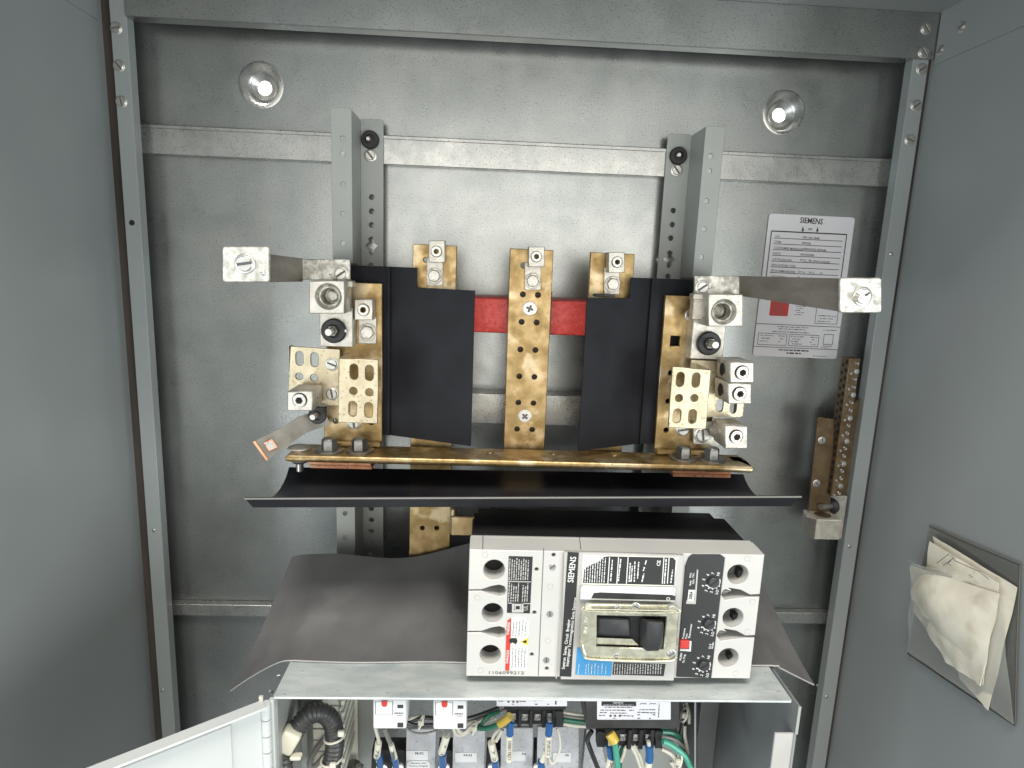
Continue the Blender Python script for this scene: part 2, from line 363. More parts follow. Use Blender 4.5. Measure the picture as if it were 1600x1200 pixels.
# ================================================================== CABINET
HC = .040                                    # front of the posts and header
ZT = P(1462, 21, HC).z                       # underside of the cabinet top
XL = P(216, 850, HC).x; XR = P(1459, 93, HC).x
DEEP = .40; ZB = -.78
cab = thing('cabinet', 'open grey steel switchboard cabinet holding all the busbars and the breaker', 'cabinet', (0, 0, ZB))
d1, d2 = P(408, 133, 0), P(1224.5, 176, 0); RD = 31 * sc(0)
s1, s2 = P(207.5, 194, 0), P(1401.5, 247.5, 0)
def rc(p, w, h): return [(p.x - w / 2, p.z - h / 2), (p.x + w / 2, p.z - h / 2), (p.x + w / 2, p.z + h / 2), (p.x - w / 2, p.z + h / 2)]
me = flat([(XL, ZB), (XR, ZB), (XR, ZT), (XL, ZT)], [circ(d1.x, d1.z, RD, 32), circ(d2.x, d2.z, RD, 32), rc(s1, .005, .010), rc(s2, .003, .006)], .002)
me.transform(Matrix.Translation((0, .001, 0)) @ FRONT); back = obj('back_panel', me, 'galv', cab)
for p in (d1, d2):
    rim = MB().lathe([(RD + .001, .0006), (RD * .97, .001), (RD * .90, -.001), (RD * .74, -.0075), (RD * .62, -.0095), (RD * .58, -.0088), (RD * .52, -.0098), (.0084, -.0125), (.0080, -.0135)], 40, Matrix.Translation(p))
    rim.build('mounting_dimple', 'bar_galv', cab)
# side panels, top panel
MB().box(XL - .003, XL, -DEEP, 0, ZB, ZT + .004).build('side_panel', 'paint', cab)
MB().box(XR, XR + .003, -DEEP, 0, ZB, ZT + .004).build('side_panel', 'paint', cab)
MB().box(XL, XR, -DEEP, 0, ZT, ZT + .003).build('top_panel', 'paint', cab)
# folded flange along the top of the side panel on the right (seam running to the upper corner)
q0, q1 = PXp(1490, 87.5, XR - .002), PXp(1600, 41, XR - .002)
hull('corner_flange', [(XR - .0015, -HC - .004, ZT), (XR - .0015, -DEEP, ZT), (XR - .0015, -DEEP, q1.z), (XR - .0015, -HC - .004, q0.z), (XR + .0005, -HC - .004, ZT), (XR + .0005, -DEEP, ZT), (XR + .0005, -DEEP, q1.z), (XR + .0005, -HC - .004, q0.z)], 'paint', cab)
MB().box(XL - .0005, XL + .0015, -DEEP, -HC - .004, q0.z, ZT).build('corner_flange', 'paint', cab)
# posts
def post(pxa, pxb, inner):
    a, b = pxa.x, pxb.x
    lo, hi = min(a, b), max(a, b)
    m = MB().box(lo, hi, -HC, -HC + .0016, ZB, ZT, .0005)
    e = (hi - .0016, hi) if inner > 0 else (lo, lo + .0016)
    m.box(e[0], e[1], -HC + .0016, -HC + .014, ZB, ZT)
    return m.build('corner_post', 'paint', cab)
pL = post(P(171.5, 24, HC), P(197.5, 24, HC), 1); pR = post(P(1427, 93, HC), P(1452, 93, HC), -1)
pl1 = P(171.5, 24, HC).x; pr1 = P(1452, 93, HC).x
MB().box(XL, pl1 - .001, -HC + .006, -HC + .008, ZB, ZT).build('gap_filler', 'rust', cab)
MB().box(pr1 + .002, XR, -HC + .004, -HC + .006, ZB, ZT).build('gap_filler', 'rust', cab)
# header with its stiff lower edge
zl, zr = P(200, 24.5, HC + .002).z, P(1427, 92, HC + .002).z; zh = (zl + zr) / 2
hd = MB().box(P(197, 24, HC).x, P(1463, 60, HC).x, -HC - .0022, -HC - .0002, zh, ZT, .0005); hd.box(P(199, 24, HC).x, P(1427, 60, HC).x, -HC + .0001, -HC + .016, zh, zh + .002)
hd.build('header', 'galv', cab)
def crossbar(tl, br, h, lip=False, mat='bar_galv'):
    a, b = P(*tl, h), P(*br, h)
    m = MB().box(a.x, b.x, -h, -h + .0015, a.z, b.z, .0005).box(a.x, b.x, -h + .0016, -.001, b.z, b.z + .0015).box(a.x, b.x, -h + .0016, -.001, a.z - .0015, a.z)
    if lip: m.box(a.x, b.x, -h - .0012, -h - .0001, a.z - .0045, a.z - .0005, .0005)
    return m.build('crossbar', mat, cab)
crossbar((211, 192.5), (1396, 292.3), .014, True)
crossbar((262, 944), (1296, 975), .012)
crossbar((700, 613), (960, 667), .030)
for px, py in ((182, 44), (186, 103), (190, 159), (1440, 108), (1431, 165), (1421.5, 219)):
    put('screw', SL[random.randrange(5)], cab, px, py, HC + .0001, 6.5)
for px, py in ((1447, 45), (1443, 82)): put('screw', SL[1], cab, px, py, HC + .0024, 6.5)
for px, py in ((254, 1078), (240.5, 828), (1291, 1088), (1327, 853), (1392, 397)): put('rivet', RIVET, cab, px, py, HC + .0001)
for px, py in ((222.5, 356.5), (1376, 398), (1277.5, 1071), (269, 1064), (248, 823)): put('rivet', RIVET, cab, px, py, .022)
put('screw_hole', MB().lathe([(0, .0002), (3 * mm, .0002), (3.2 * mm, 0)], 14).me('h', 'hole'), cab, 206, 348, HC + .0002)  # disc on the post, hole shade given by its colour
inst('screw', SL[2], cab, PXp(1503, 42, XR - .0016), (0, 0, R(-90)), .9); inst('screw', SL[0], cab, PXp(1470, 78, XR - .0016), (0, 0, R(-90)), .8)
inst('rivet', RIVET, cab, Vector((P(832, 8, HC).x, -.07, ZT)), (R(-90), 0, 0), 2.2)
# white wall and lamp added behind the cabinet to make its holes look bright
bw = MB().box(-2, 2, .6, .62, -1.5, 1.5).build('background_wall', 'whitewall'); tag(bw, kind='structure')
area('added_rear_light', (0, .3, .9), (0, .6, 0), 1.2, .12, 45, (1, 1, .97))  # lamp added to light the wall behind the holes

# ================================================================== MOUNTING RAILS
def rail(side, ff, bf, ztop, zbot, holes_f, holes_b, key, label):
    hf, hb = .066, .017
    xa0, xa1 = P(*ff[0], hf).x, P(*ff[1], hf).x; xb0, xb1 = P(*bf[0], hb).x, P(*bf[1], hb).x
    t = thing('mounting_rail', label, 'rail', (xb0, -hb, zbot), 'grey Z shaped rails')
    web = xa1 if side < 0 else xa0                       # where the front flange turns back
    lo, hi = (xa0, web) if side < 0 else (web, xa1)
    k = sc(hf)
    hs = [circ(P(a, b, hf).x, P(a, b, hf).z, 3.9 * k, 14) for a, b in holes_f]
    r = .010
    o = [(lo, zbot), (hi, zbot), (hi, ztop), (lo, ztop)]
    o = rnd(o, .004)
    me = flat(o, hs, .0022, .0003); me.transform(Matrix.Translation((0, -hf + .0011, 0)) @ FRONT); obj('front_flange', me, 'rail', t)
    e0, e1 = (web, xb1) if side < 0 else (xb0, web)
    hs = [circ(P(a, b, hb).x, P(a, b, hb).z, 4.1 * sc(hb), 14) for a, b in holes_b]
    c = P(*key, hb); w = 10 * sc(hb)
    hs.append([(c.x - w * .45, c.z + w * 1.1), (c.x - w * .3, c.z + w * .55), (c.x - w, c.z), (c.x - w * .35, c.z - w * .6), (c.x - w * .35, c.z - w * 1.1), (c.x, c.z - w * 1.4), (c.x + w * .35, c.z - w * 1.1), (c.x + w * .35, c.z - w * .6), (c.x + w, c.z), (c.x + w * .3, c.z + w * .55), (c.x + w * .45, c.z + w * 1.1), (c.x, c.z + w * 1.35)])
    me = flat(rnd([(e0, zbot), (e1, zbot), (e1, ztop), (e0, ztop)], .004), hs, .0022, .0003); me.transform(Matrix.Translation((0, -hb + .0011, 0)) @ FRONT); obj('back_flange', me, 'rail', t)
    wx = (web - .0022, web) if side < 0 else (web, web + .0022)
    MB().box(wx[0], wx[1], -hf + .0005, -hb + .0005, zbot, ztop - .001, .0004).build('web', 'rail', t)
    return t
zt = (P(535, 168, .066).z + P(1110, 197, .066).z) / 2; zb = P(560, 900, .03).z
lr = rail(-1, ((517, 200), (549.5, 200)), ((563.5, 200), (599, 200)), zt, zb,
     [(535.5, 216), (535.5, 240), (536, 288), (536, 334), (536, 380), (538, 750), (539, 802), (539, 840)],
     [(580.5, 308), (580.5, 330), (580.5, 351.5), (579.5, 415), (580, 777), (580, 795), (580, 812.5), (580, 830), (580, 848), (580, 866)], (580, 384), 'tall grey Z shaped rail with pierced flanges on the left, black washer near its top')
rr = rail(1, ((1100, 230), (1130.5, 230)), ((1041.5, 240), (1077, 240)), zt, zb,
     [(1110.5, 244), (1108.5, 267), (1104, 314), (1100, 358), (1096, 402)],
     [(1052, 329), (1050.5, 351), (1048, 372), (1043.5, 432)], (1046, 405), 'tall grey Z shaped rail with pierced flanges on the right, beside the white sticker')
for t, (a, b), (c, d) in ((lr, (579, 219), (579, 243)), (rr, (1059, 244), (1057, 266))):
    put('rubber_washer', RB, t, a, b, .0175, 13, 9 * mm); put('bolt', BOLTEND, t, a - 1.5, b, .020, 3, 3.2 * mm)
    put('screw', SL[1], t, c, d, .0175, 7)

# ================================================================== RED BEAM AND THE CENTRE BUSBARS
rb = MB(); a, b = P(580, 459, .094), P(1062, 530, .094)
rb.box(a.x, b.x, -.094, -.018, b.z, a.z, .003, 2)
rbo = rb.build('insulator_beam', 'red'); tag(rbo, 'red insulating beam crossing behind the centre brass busbars', 'insulator')
HB = .104
def busbar(tl, tr, bl, br, label, extra=(), zbot=None, name='busbar', h=HB):
    base = P((bl[0] + br[0]) / 2, bl[1], h); t = thing(name, label, 'busbar', base, 'flat vertical busbars in the middle')
    pl('bar', [bl, br, tr, tl], h, .0062, 'brass', t, extra, .0006); return t
def lug(t, c, rpx, block, plate, bolt, h=HB, tilt=0, hf=None, hexm=None):
    hf = hf or h + .020
    l_ = pl('terminal_lug', [(block[0], block[3]), (block[2], block[3]), (block[2], block[1]), (block[0], block[1])], hf, hf - h - .003, 'zinc', t, [('c', c[0], c[1], rpx)], .0006)
    pr = P(block[0], block[3], hf); 
    put('set_screw', SK, l_, c[0], c[1], hf - .004, rpx * .97, 6 * mm, R(15))
    pl('lug_foot', [(plate[0], plate[3]), (plate[2], plate[3]), (plate[2], plate[1]), (plate[0], plate[1])], h + .003, .003, 'zinc', l_, (), .0004)
    put('bolt', hexm or HX, l_, bolt[0], bolt[1], h + .0031, bolt[2] / 1.1, 6 * mm, R(10))
    return l_
bl_ = busbar((645, 381), (714, 384), (639, 880), (702, 882), 'brass busbar partly behind the black barrier on the left, its foot showing below', [('c', 665, 406, 3.5), ('c', 660, 825, 3.6), ('c', 682.5, 825, 3.6)])
lug(bl_, (682, 393), 8, (670, 376, 695, 410), (667, 402, 692, 447), (678.5, 431, 10))
bc = busbar((797, 388), (865, 391), (786, 730), (849, 732), 'full brass busbar in the middle with rows of paired holes', [('c', 818, 415, 4)] + [('c', x + dx, y + dx * .04, 4) for x, y in ((817, 460), (815, 503), (813, 546), (811.5, 588), (810, 629), (808, 670.5)) for dx in (0, 23.5)])
lug(bc, (838, 401), 8, (826, 385.5, 851, 417), (820, 410, 845, 453), (832, 439, 10))
put('screw', CR, bc, 827.5, 482, HB + .0001, 11, 7 * mm, R(20)); put('screw', CR, bc, 820, 650, HB + .0001, 10.5, 7 * mm, R(45))
br_ = busbar((923, 394), (992, 397), (905, 730), (970, 732), 'brass busbar partly behind the black barrier on the right')
lug(br_, (964, 409.5), 8, (951, 394, 976, 426), (944, 418, 968, 460), (957, 444, 10))
for t_, q_ in ((bc, [(788, 728), (847, 728), (863, 456), (796, 456)]), (bl_, [(641, 878), (700, 878), (712, 456), (645, 456)]), (br_, [(907, 728), (968, 728), (990, 470), (923, 470)])):
    pl('hole_shade_strip', q_, HB - .0064, .002, 'rubber', t_, (), 0)  # black strip added behind each bar so its holes look dark
MB().box(P(925, 460, HB).x, P(955, 460, HB).x, -.125, -.110, P(940, 463, .11).z, P(940, 459, .11).z, .0004).build('insulating_tab', 'rubber', br_)

# ================================================================== BLACK BARRIERS
def barrier(pa, pb, label, fold):
    t = thing('insulating_barrier', label, 'insulator', P(fold[0], fold[1], .10), 'folded black barriers either side of the centre busbar')
    for nm, pts in (('barrier_sheet', pa), ('barrier_sheet', pb)):
        top = [P(*p) for p in pts]
        bm = bmesh.new(); vs = [bm.verts.new(p) for p in top]; f = bm.faces.new(vs)
        bmesh.ops.recalc_face_normals(bm, faces=bm.faces[:]); bmesh.ops.solidify(bm, geom=[f], thickness=.0012)
        m = MB(); m._in(bm); m.build(nm, 'black2', t)
    return t
zf = -.190
def col(px, py, h, z):                                   # same plan point, given height
    p = P(px, py, h); return Vector((p.x, p.y, z))
def barrier2(name_label, outer, fold, notch, inner, ztop, ztop2, zlow, rear):
    t = thing('insulating_barrier', name_label, 'insulator', (fold.x, fold.y, zlow), 'folded black barriers either side of the centre busbar')
    def sheet(rows, nm='barrier_sheet', th=.0012):
        bm = bmesh.new(); vs = [bm.verts.new(p) for p in rows]; f = bm.faces.new(vs); bmesh.ops.recalc_face_normals(bm, faces=[f]); bmesh.ops.solidify(bm, geom=[f], thickness=th)
        m = MB(); m._in(bm); return m.build(nm, 'black2', t)
    V = lambda p, z: Vector((p.x, p.y, z))
    sheet([V(outer, zlow), V(fold, zlow), V(fold, ztop), V(outer, ztop)])
    sheet([V(fold, zlow), V(inner, zlow), V(inner, ztop2), V(notch, ztop2), V(notch, ztop), V(fold, ztop)])
    sheet([V(outer, zlow + .002) + Vector((0, .006, 0)), V(rear, zlow + .002), V(rear, ztop - .02), V(outer, ztop - .02) + Vector((0, .006, 0))])
    sheet([V(fold, zlow), V(fold, ztop), V(fold, ztop) + Vector((.0004, -.004, 0)), V(fold, zlow) + Vector((.0004, -.004, 0))], 'fold_lip')
    return t
oL, fL, iL = P(549, 430, .098), P(609, 430, .106), P(741, 480, .142)
nL = fL.lerp(iL, (P(651, 440, .117).x - fL.x) / (iL.x - fL.x))
barrier2('folded black fibre barrier on the left, between the left and centre brass bars', oL, fL, nL, iL, P(620, 417, .108).z, P(742, 454, .142).z, P(733, 697, .142).z, P(648, 600, .085))
oR, fR, iR = P(1083, 440, .098), P(1019, 440, .106), P(917, 480, .142)
nR = fR.lerp(iR, (P(985, 440, .117).x - fR.x) / (iR.x - fR.x))
barrier2('folded black fibre barrier on the right, between the centre and right brass bars', oR, fR, nR, iR, P(1000, 434, .108).z, P(918, 465, .142).z, P(914, 705, .142).z, P(985, 600, .085))

# ================================================================== HORIZONTAL BUSBAR
zh0 = (P(460, 694, .112).z + P(1150.6, 709, .112).z) / 2
XA, XB = P(445, 712, .158).x, P(1178.7, 727, .158).x
hb = thing('cross_busbar', 'long brass busbar lying flat across the front of all the vertical bars', 'busbar', (0, -.13, zh0))
def top_hole(px, py, w, d):
    p = PZp(px, py, zh0); return [(p.x - w, p.y - d), (p.x + w, p.y - d), (p.x + w, p.y + d), (p.x - w, p.y + d)]
me = flat(rnd([(XA, -.158), (XB, -.158), (XB, -.112), (XA, -.112)], .002), [top_hole(x, y, .003, .0025) for x, y in ((766, 707), (865, 709), (960, 711))] + [top_hole(1152, 717, .006, .006)], .0068, .0016)
me.transform(Matrix.Translation((0, 0, zh0 - .0034))); obj('bar', me, 'brass', hb)
def up(me, name, parent, px, py, s=1, z=None, flip=False):
    p = PZp(px, py, z if z is not None else zh0 + .0002)
    return inst(name, me, parent, p, (R(90) if flip else R(-90), 0, 0), s)
for px, py in ((515, 704), (562, 704), (1067, 716), (1111, 718)): up(HXD, 'bolt', hb, px, py, 1.2)
CB = MB().lathe([(0, 0), (13 * mm, 0), (12.5 * mm, 1.2 * mm), (8 * mm, 3 * mm), (0, 4 * mm)], 28).me('bolt', 'zinc')
up(CB, 'carriage_bolt', hb, 468, 700, .95)
pb = PZp(468, 701, zh0)
MB().lathe([(0, 0), (9 * mm, 0), (9 * mm, 7 * mm), (7 * mm, 9 * mm), (0, 9 * mm)], 8, Matrix.Translation((pb.x, pb.y, zh0 - .0068)) @ Matrix.Rotation(R(90), 4, 'X')).build('nut', 'darksteel', hb)
MB().lathe([(0, 0), (4 * mm, 0), (4 * mm, 18 * mm), (3 * mm, 19 * mm), (0, 19 * mm)], 16, Matrix.Translation((pb.x, pb.y, zh0 - .0068)) @ Matrix.Rotation(R(90), 4, 'X')).build('bolt_end', 'steel', hb)
for a, b, y0, dd in ((482, 581, 717, 0), (1051, 1144, 730, .001)):
    x0, x1 = P(a, y0, .153).x, P(b, y0, .153).x
    for k in range(2):
        MB().box(x0 + k * .0015, x1 - (1 - k) * .001, -.153 + k * .001, -.118, zh0 - .0069 - k * .0041 - .004, zh0 - .0069 - k * .0041, .0005).build('copper_strip', 'copper', hb)

# ================================================================== OUTER BARS WITH THEIR LUGS
HO = .113
def bent_foot(t, xa, xb):
    MB().box(xa, xb, -HO - .010, -HO + .0055, zh0 + .0002, zh0 + .0062, .0015).build('foot', 'brass', t)
ob = thing('side_busbar', 'mottled brass busbar on the left carrying lugs, brackets and a loose strap', 'busbar', P(552, 700, HO), 'outer brass bars with lugs')
pl('bar', [(506, 694), (597, 696), (597, 443), (513, 441)], HO, .006, 'brass', ob, [('c', 524, 658, 4), ('c', 580, 660, 4)], .0006)
bent_foot(ob, P(506, 694, HO).x, P(597, 696, HO).x)
put('screw', SL[3], ob, 553, 660, HO + .0002, 9)
# big lug
def biglug(t, face, c, r, foot, wash, flip, tab):
    hf = .168
    l_ = pl('large_lug', [(face[0], face[3]), (face[2], face[3]), (face[2], face[1]), (face[0], face[1])], hf, .034, 'zinc', t, [('c', c[0], c[1], r)], .0008)
    cc = P(c[0], c[1], hf); rr_ = r * sc(hf)
    MB().lathe([(rr_ * .99, -.001), (rr_ * .80, -.0045), (rr_ * .70, -.0048), (rr_ * .66, -.003), (rr_ * .62, -.012), (rr_ * .62, -.02), (rr_ * .40, -.021), (rr_ * .36, -.018), (0, -.018)], 32, Matrix.Translation(cc)).build('threaded_bore', 'worn', l_)
    fz = P(foot[0], foot[1], .134); fq = P(foot[2], foot[3], .134)
    MB().box(fz.x, fq.x, -.134, -HO - .0002, fz.z, fq.z, .0006).build('lug_foot', 'zinc', l_)
    w = put('insulating_washer', RB, l_, wash[0], wash[1], .1341, 19, 9 * mm)
    put('nut', STUB, l_, wash[0] + 2 * flip, wash[1], .1365, 9, 5.5 * mm); put('bolt', BOLTEND, l_, wash[0] + 3 * flip, wash[1], .141, 6, 3.2 * mm)
    MB().box(P(wash[0] + 11, wash[1], .139).x, P(wash[0] + 19, wash[1], .139).x, -.1394, -.1386, P(wash[0], wash[1] + 2, .139).z, P(wash[0], wash[1] - 2, .139).z).build('paint_mark', 'white', l_)
    B('lug_tab', tab[0], tab[1], tab[2], tab[3], .150, .136, 'zinc', l_)
    return l_
biglug(ob, (483, 439, 538, 490), (513, 463.5), 19.5, (499, 480, 551, 542.5), (522.5, 516.5), -1, (540, 439, 551, 449))
lug(ob, (568, 484), 9, (554, 468, 582, 500), (560, 495, 588, 537), (574.5, 519, 11), h=HO, hexm=HX)
# slotted bracket : rear plate, web, front plate
HR, HFp = .128, .168
pl('slotted_bracket', [(449, 634), (531, 634), (531, 546), (454, 541)], HR, .003, 'pale', ob, [('s', 468, 560, 12, 23), ('s', 491.5, 562, 12, 23), ('c', 467.5, 588, 5.8), ('c', 490.5, 590, 5.8), ('s', 466, 615, 12, 23), ('s', 489, 617, 12, 23)], .0004)
sb = ob.children[-1]
B('bracket_lip', 451, 541, 454, 634, HR - .0008, HR - .014, 'pale', sb)
fx = P(528, 560, HFp).x; ztp = P(560, 561, HFp).z; zbt = P(560, 660, HFp).z
MB().box(fx, fx + .003, -HFp + .0005, -HR + .0032, zbt, ztp, .0006).build('bracket_web', 'pale', sb)
pl('bracket_face', [(528, 660), (590, 662), (591, 562), (530, 560)], HFp, .003, 'pale', sb, [('s', 553, 581, 12.5, 25), ('s', 577, 583, 12.5, 25), ('c', 552, 611, 6), ('c', 577, 613, 6), ('s', 551, 639, 12.5, 25), ('s', 576, 641, 12.5, 25)], .0006)
for px, py, k in ((519, 569, 4), (519, 615, 3)): put('screw', SL[k], sb, px, py, HR + .0001, 8)
B('bracket_spacer', 520, 565, 545, 630, HR - .0031, HO + .0001, 'brass', sb)
# little lug on the bracket
def cube_lug(t, face, c, r, hf, depth, side=None, name='terminal_lug'):
    l_ = pl(name, [(face[0], face[3]), (face[2], face[3]), (face[2], face[1]), (face[0], face[1])], hf, depth, 'zinc', t, [('c', c[0], c[1], r)], .0008)
    put('set_screw', SK, l_, c[0], c[1], hf - .0042, r * .97, 6 * mm, R(random.uniform(0, 50)))
    if side is not None:
        a, b = P(face[0], face[1], hf), P(face[2], face[3], hf); x = a.x if side < 0 else b.x
        rr_ = min(abs(a.z - b.z) * .33, depth * .35)
        MB().lathe([(rr_ * 1.05, .0001), (rr_, .0002), (rr_ * .9, -.0002), (0, .0003)], 20, Matrix.Translation((x, -hf + depth / 2, (a.z + b.z) / 2)) @ Matrix.Rotation(R(90 * side), 4, 'Z')).build('wire_bore', 'hole', l_)  # flat disc on the lug side, bore shade is in its colour
    return l_
cube_lug(sb, (449, 612, 488, 642), (468.5, 625), 11, .172, .040, 1)
# loose strap
st = [P(505, 640, .125), P(466, 652, .135), P(440, 668, .138), P(396, 690, .150)]; st2 = [P(517, 664, .125), P(480, 676, .135), P(455, 693, .138), P(417, 719, .150)]
rows = [[a, b] for a, b in zip(st, st2)]
rows = [[smooth([r_[0] for r_ in rows], 5)[i], smooth([r_[1] for r_ in rows], 5)[i]] for i in range(16)]
strip('strap', rows, .003, 'strap', ob, None); stp = ob.children[-1]
a, b = rows[-1]; hull('copper_end', [a, b, a.lerp(rows[-2][0], .35), b.lerp(rows[-2][1], .35)] + [v + Vector((0, -.0016, 0)) for v in (a, b, a.lerp(rows[-2][0], .35), b.lerp(rows[-2][1], .35))], 'copper', stp)
c0 = rows[13][0].lerp(rows[13][1], .5); e1 = (rows[14][0] - rows[12][0]).normalized(); e2 = (rows[13][1] - rows[13][0]).normalized()
for nm, mt, w_, l2, o in (('slot_edge', 'copper', .0085, .0045, .0020), ('slot', 'galv', .0065, .0032, .0024)):
    hull(nm, [c0 + e1 * l2 * s + e2 * w_ * q * .6 + Vector((0, -o - k, 0)) for s in (-1, 1) for q in (-1, 1) for k in (0, .0003)], mt, stp)
put('insulating_washer', RB, stp, 497, 648, .1385, 14, 9 * mm); put('bolt', BOLTEND, stp, 494, 647, .142, 5, 3.2 * mm)
B('strap_post', 488, 640, 506, 656, .128, .110, 'rubber', stp)

# right outer bar
orb = thing('side_busbar', 'mottled brass busbar on the right with square hole, lugs and slotted bracket', 'busbar', P(1060, 705, HO), 'outer brass bars with lugs')
pl('bar', [(1022, 705), (1110, 708), (1128, 466), (1040, 461)], HO, .006, 'brass', orb, [('r', 1055, 533, 15, 16), ('c', 1048, 583, 4), ('c', 1044, 627, 4), ('c', 1041, 672, 4)], .0006)
bent_foot(orb, P(1022, 705, HO).x, P(1110, 708, HO).x)
put('screw', CR, orb, 1080, 492, HO + .0001, 10, 7 * mm); put('screw', SL[2], orb, 1067, 671, HO + .0001, 9)
biglug(orb, (1107, 460, 1161, 510), (1131, 487.5), 19.5, (1084, 498, 1129, 562), (1106, 536), 1, (1084, 459, 1104, 469))
B('lug_neck', 1085, 460, 1107, 500, .146, .1342, 'zinc', orb)
pl('slotted_bracket', [(1074, 652), (1158, 652), (1162, 566), (1080, 562)], HR, .003, 'pale', orb, [('s', 1125, 633, 11, 22), ('s', 1146, 636, 11, 22)], .0004)
rs = orb.children[-1]
B('bracket_lip', 1158, 600, 1161, 651, HR - .0002, HR - .014, 'pale', rs)
pl('bracket_face', [(1044, 668), (1103, 671), (1111, 578), (1051, 573)], HFp, .003, 'pale', rs, [('s', 1063, 593, 12.5, 24), ('s', 1087.5, 594, 12.5, 24), ('c', 1061, 622, 6), ('c', 1085, 622, 6), ('s', 1058, 650, 12.5, 24), ('s', 1082, 651, 12.5, 24)], .0006)
fx = P(1107, 620, HFp).x; MB().box(fx - .003, fx, -HFp + .0005, -HR + .003, P(1080, 669, HFp).z, P(1080, 577, HFp).z, .0006).build('bracket_web', 'pale', rs)
B('bracket_spacer', 1085, 575, 1110, 640, HR - .0031, HO + .0001, 'brass', rs)
cube_lug(rs, (1141, 566.5, 1178, 598), (1159, 582), 11, .172, .040, -1); cube_lug(rs, (1138, 599.5, 1174, 631), (1155, 615), 11, .172, .040, -1)
pl('lug_foot', [(1083, 694), (1130, 696), (1131, 660), (1084, 657)], .122, .0035, 'zinc', orb, (), .0004)
lf = orb.children[-1]; put('screw', SL[3], lf, 1097, 679, .1222, 10.5)
MB().tube([P(1118, 672, .128), P(1124, 674, .134), P(1136, 677, .142)], .008, 14, 4).build('lug_neck', 'zinc', lf)
cube_lug(lf, (1133, 666, 1168, 701), (1150, 682), 11, .165, .036)

# ================================================================== STANDOFF BRACKETS
def standoff(pts_foot, foot_h, leg_in, leg_out, tab, tab_h, s1, s2, label, sgn):
    t = thing('standoff_bracket', label, 'bracket', P(pts_foot[0], pts_foot[3], foot_h), 'worn zinc cover brackets reaching forward')
    x0, y0, x1, y1 = pts_foot
    pl('foot', [(x0, y1), (x1, y1), (x1, y0), (x0, y0)], foot_h, .0035, 'worn', t, (), .0006)
    put('screw', SL[0], t, s1[0], s1[1], foot_h + .0001, 8.5)
    B('spacer', x0 + 8, y0 + 4, x1 - 8, y1 - 4, foot_h - .0036, .070, 'rubber', t)
    a0, a1 = P(*leg_in[0], foot_h), P(*leg_in[1], foot_h); b0, b1 = P(*leg_out[0], tab_h - .0036), P(*leg_out[1], tab_h - .0036)
    dx = Vector((-.0035 * sgn, 0, 0))
    hull('arm', [a0, a1, b0, b1, a0 + dx, a1 + dx, b0 + dx, b1 + dx], 'strap', t)  # unlit side of the arm is put into this darker colour
    u0, v0, u1, v1 = tab
    pl('tab', [(u0, v1), (u1, v1), (u1, v0), (u0, v0)], tab_h, .0035, 'worn', t, (), .0008, rad=.003)
    put('screw', SL[s2[3]], t, s2[0], s2[1], tab_h + .0001, s2[2])
    return t
M['worn2'] = mk('mottled_bright_zinc', (.33, .32, .28), .6, .44, (.58, .565, .50), vs=120, lo=.35, hi=.55, speck=(.34, .31, .26), ss=300, st=.62, bump=.2, bs=300, rvar=.1)
t = standoff((471, 405, 547, 437), .140, ((473, 404), (473, 440)), ((421, 397), (421, 441)), (347, 385, 421, 441), .243, (533, 428), (383, 412, 12, 2), 'mottled zinc standoff bracket at the upper left, its tab reaching out to the side', 1)
for c in t.children:
    if c.name.startswith('tab'): c.data.materials[0] = M['worn2']
put('rivet', RIVET, t, 411, 427, .2435, 3.5, 2.4 * mm)
t = standoff((1085, 431, 1157, 462), .140, ((1155, 431), (1155, 462)), ((1314, 435), (1312, 487)), (1312, 434, 1378, 489), .243, (1097, 449), (1347, 463, 12, 0), 'long dark standoff bracket crossing the white sticker, with a pale tab', -1)
for c in t.children:
    if c.name.startswith('tab'): c.data.materials[0] = M['worn2']
MB().lathe([(0, 0), (3.5 * mm, 0), (3.5 * mm, 9 * mm), (0, 9 * mm)], 14, Matrix.Translation(P(1338, 466, .243))).build('screw_shank', 'steel', t)

# ================================================================== BLACK SHEET UNDER THE CROSS BUSBAR
rows = []
NX, NY = 28, 12
RL, RRt = P(452, 731, .112), P(1161, 742, .112); FLp, FRp = P(383, 779, .235), P(1251, 776, .235)
for j in range(NY + 1):
    v = j / NY; row = []
    for i in range(NX + 1):
        u = i / NX
        a = RL.lerp(FLp, v); b = RRt.lerp(FRp, v)
        side = (v ** 1.8) if True else v
        xa = RL.x + (FLp.x - RL.x) * v ** 2.2; xb = RRt.x + (FRp.x - RRt.x) * v ** 2.2
        p = Vector((xa + (xb - xa) * u, a.y + (b.y - a.y) * u, 0))
        zr_ = RL.z + (RRt.z - RL.z) * u; zf_ = FLp.z + (FRp.z - FLp.z) * u
        sag = -.0035 * math.sin(PI * u) * v - .002 * math.sin(PI * v) * math.sin(PI * u)
        p.z = zr_ + (zf_ - zr_) * v - .019 * math.sin(PI * v ** .8)
        row.append(p)
    rows.append(row)
bs_ = thing('insulating_sheet', 'wide glossy black sheet curving forward beneath the brass cross busbar', 'insulator', (0, -.17, RL.z))
strip('sheet', rows, .0012, 'black', bs_, None)
lip = []
for i in range(NX + 1):
    u = i / NX; p = rows[-1][i]
    e = P(395 + (1236 - 395) * u, 793 - 2 * u, .228); q = Vector((e.x, e.y, min(p.z - .004, e.z))); lip.append([p + Vector((0, -.0003, 0)), q])
strip('front_lip', lip, .0012, 'black', bs_, None)
MB().tube([r_[0] + Vector((0, -.0012, .0003)) for r_ in lip], .0009, 6, 1).build('worn_edge', 'wgrey', bs_)

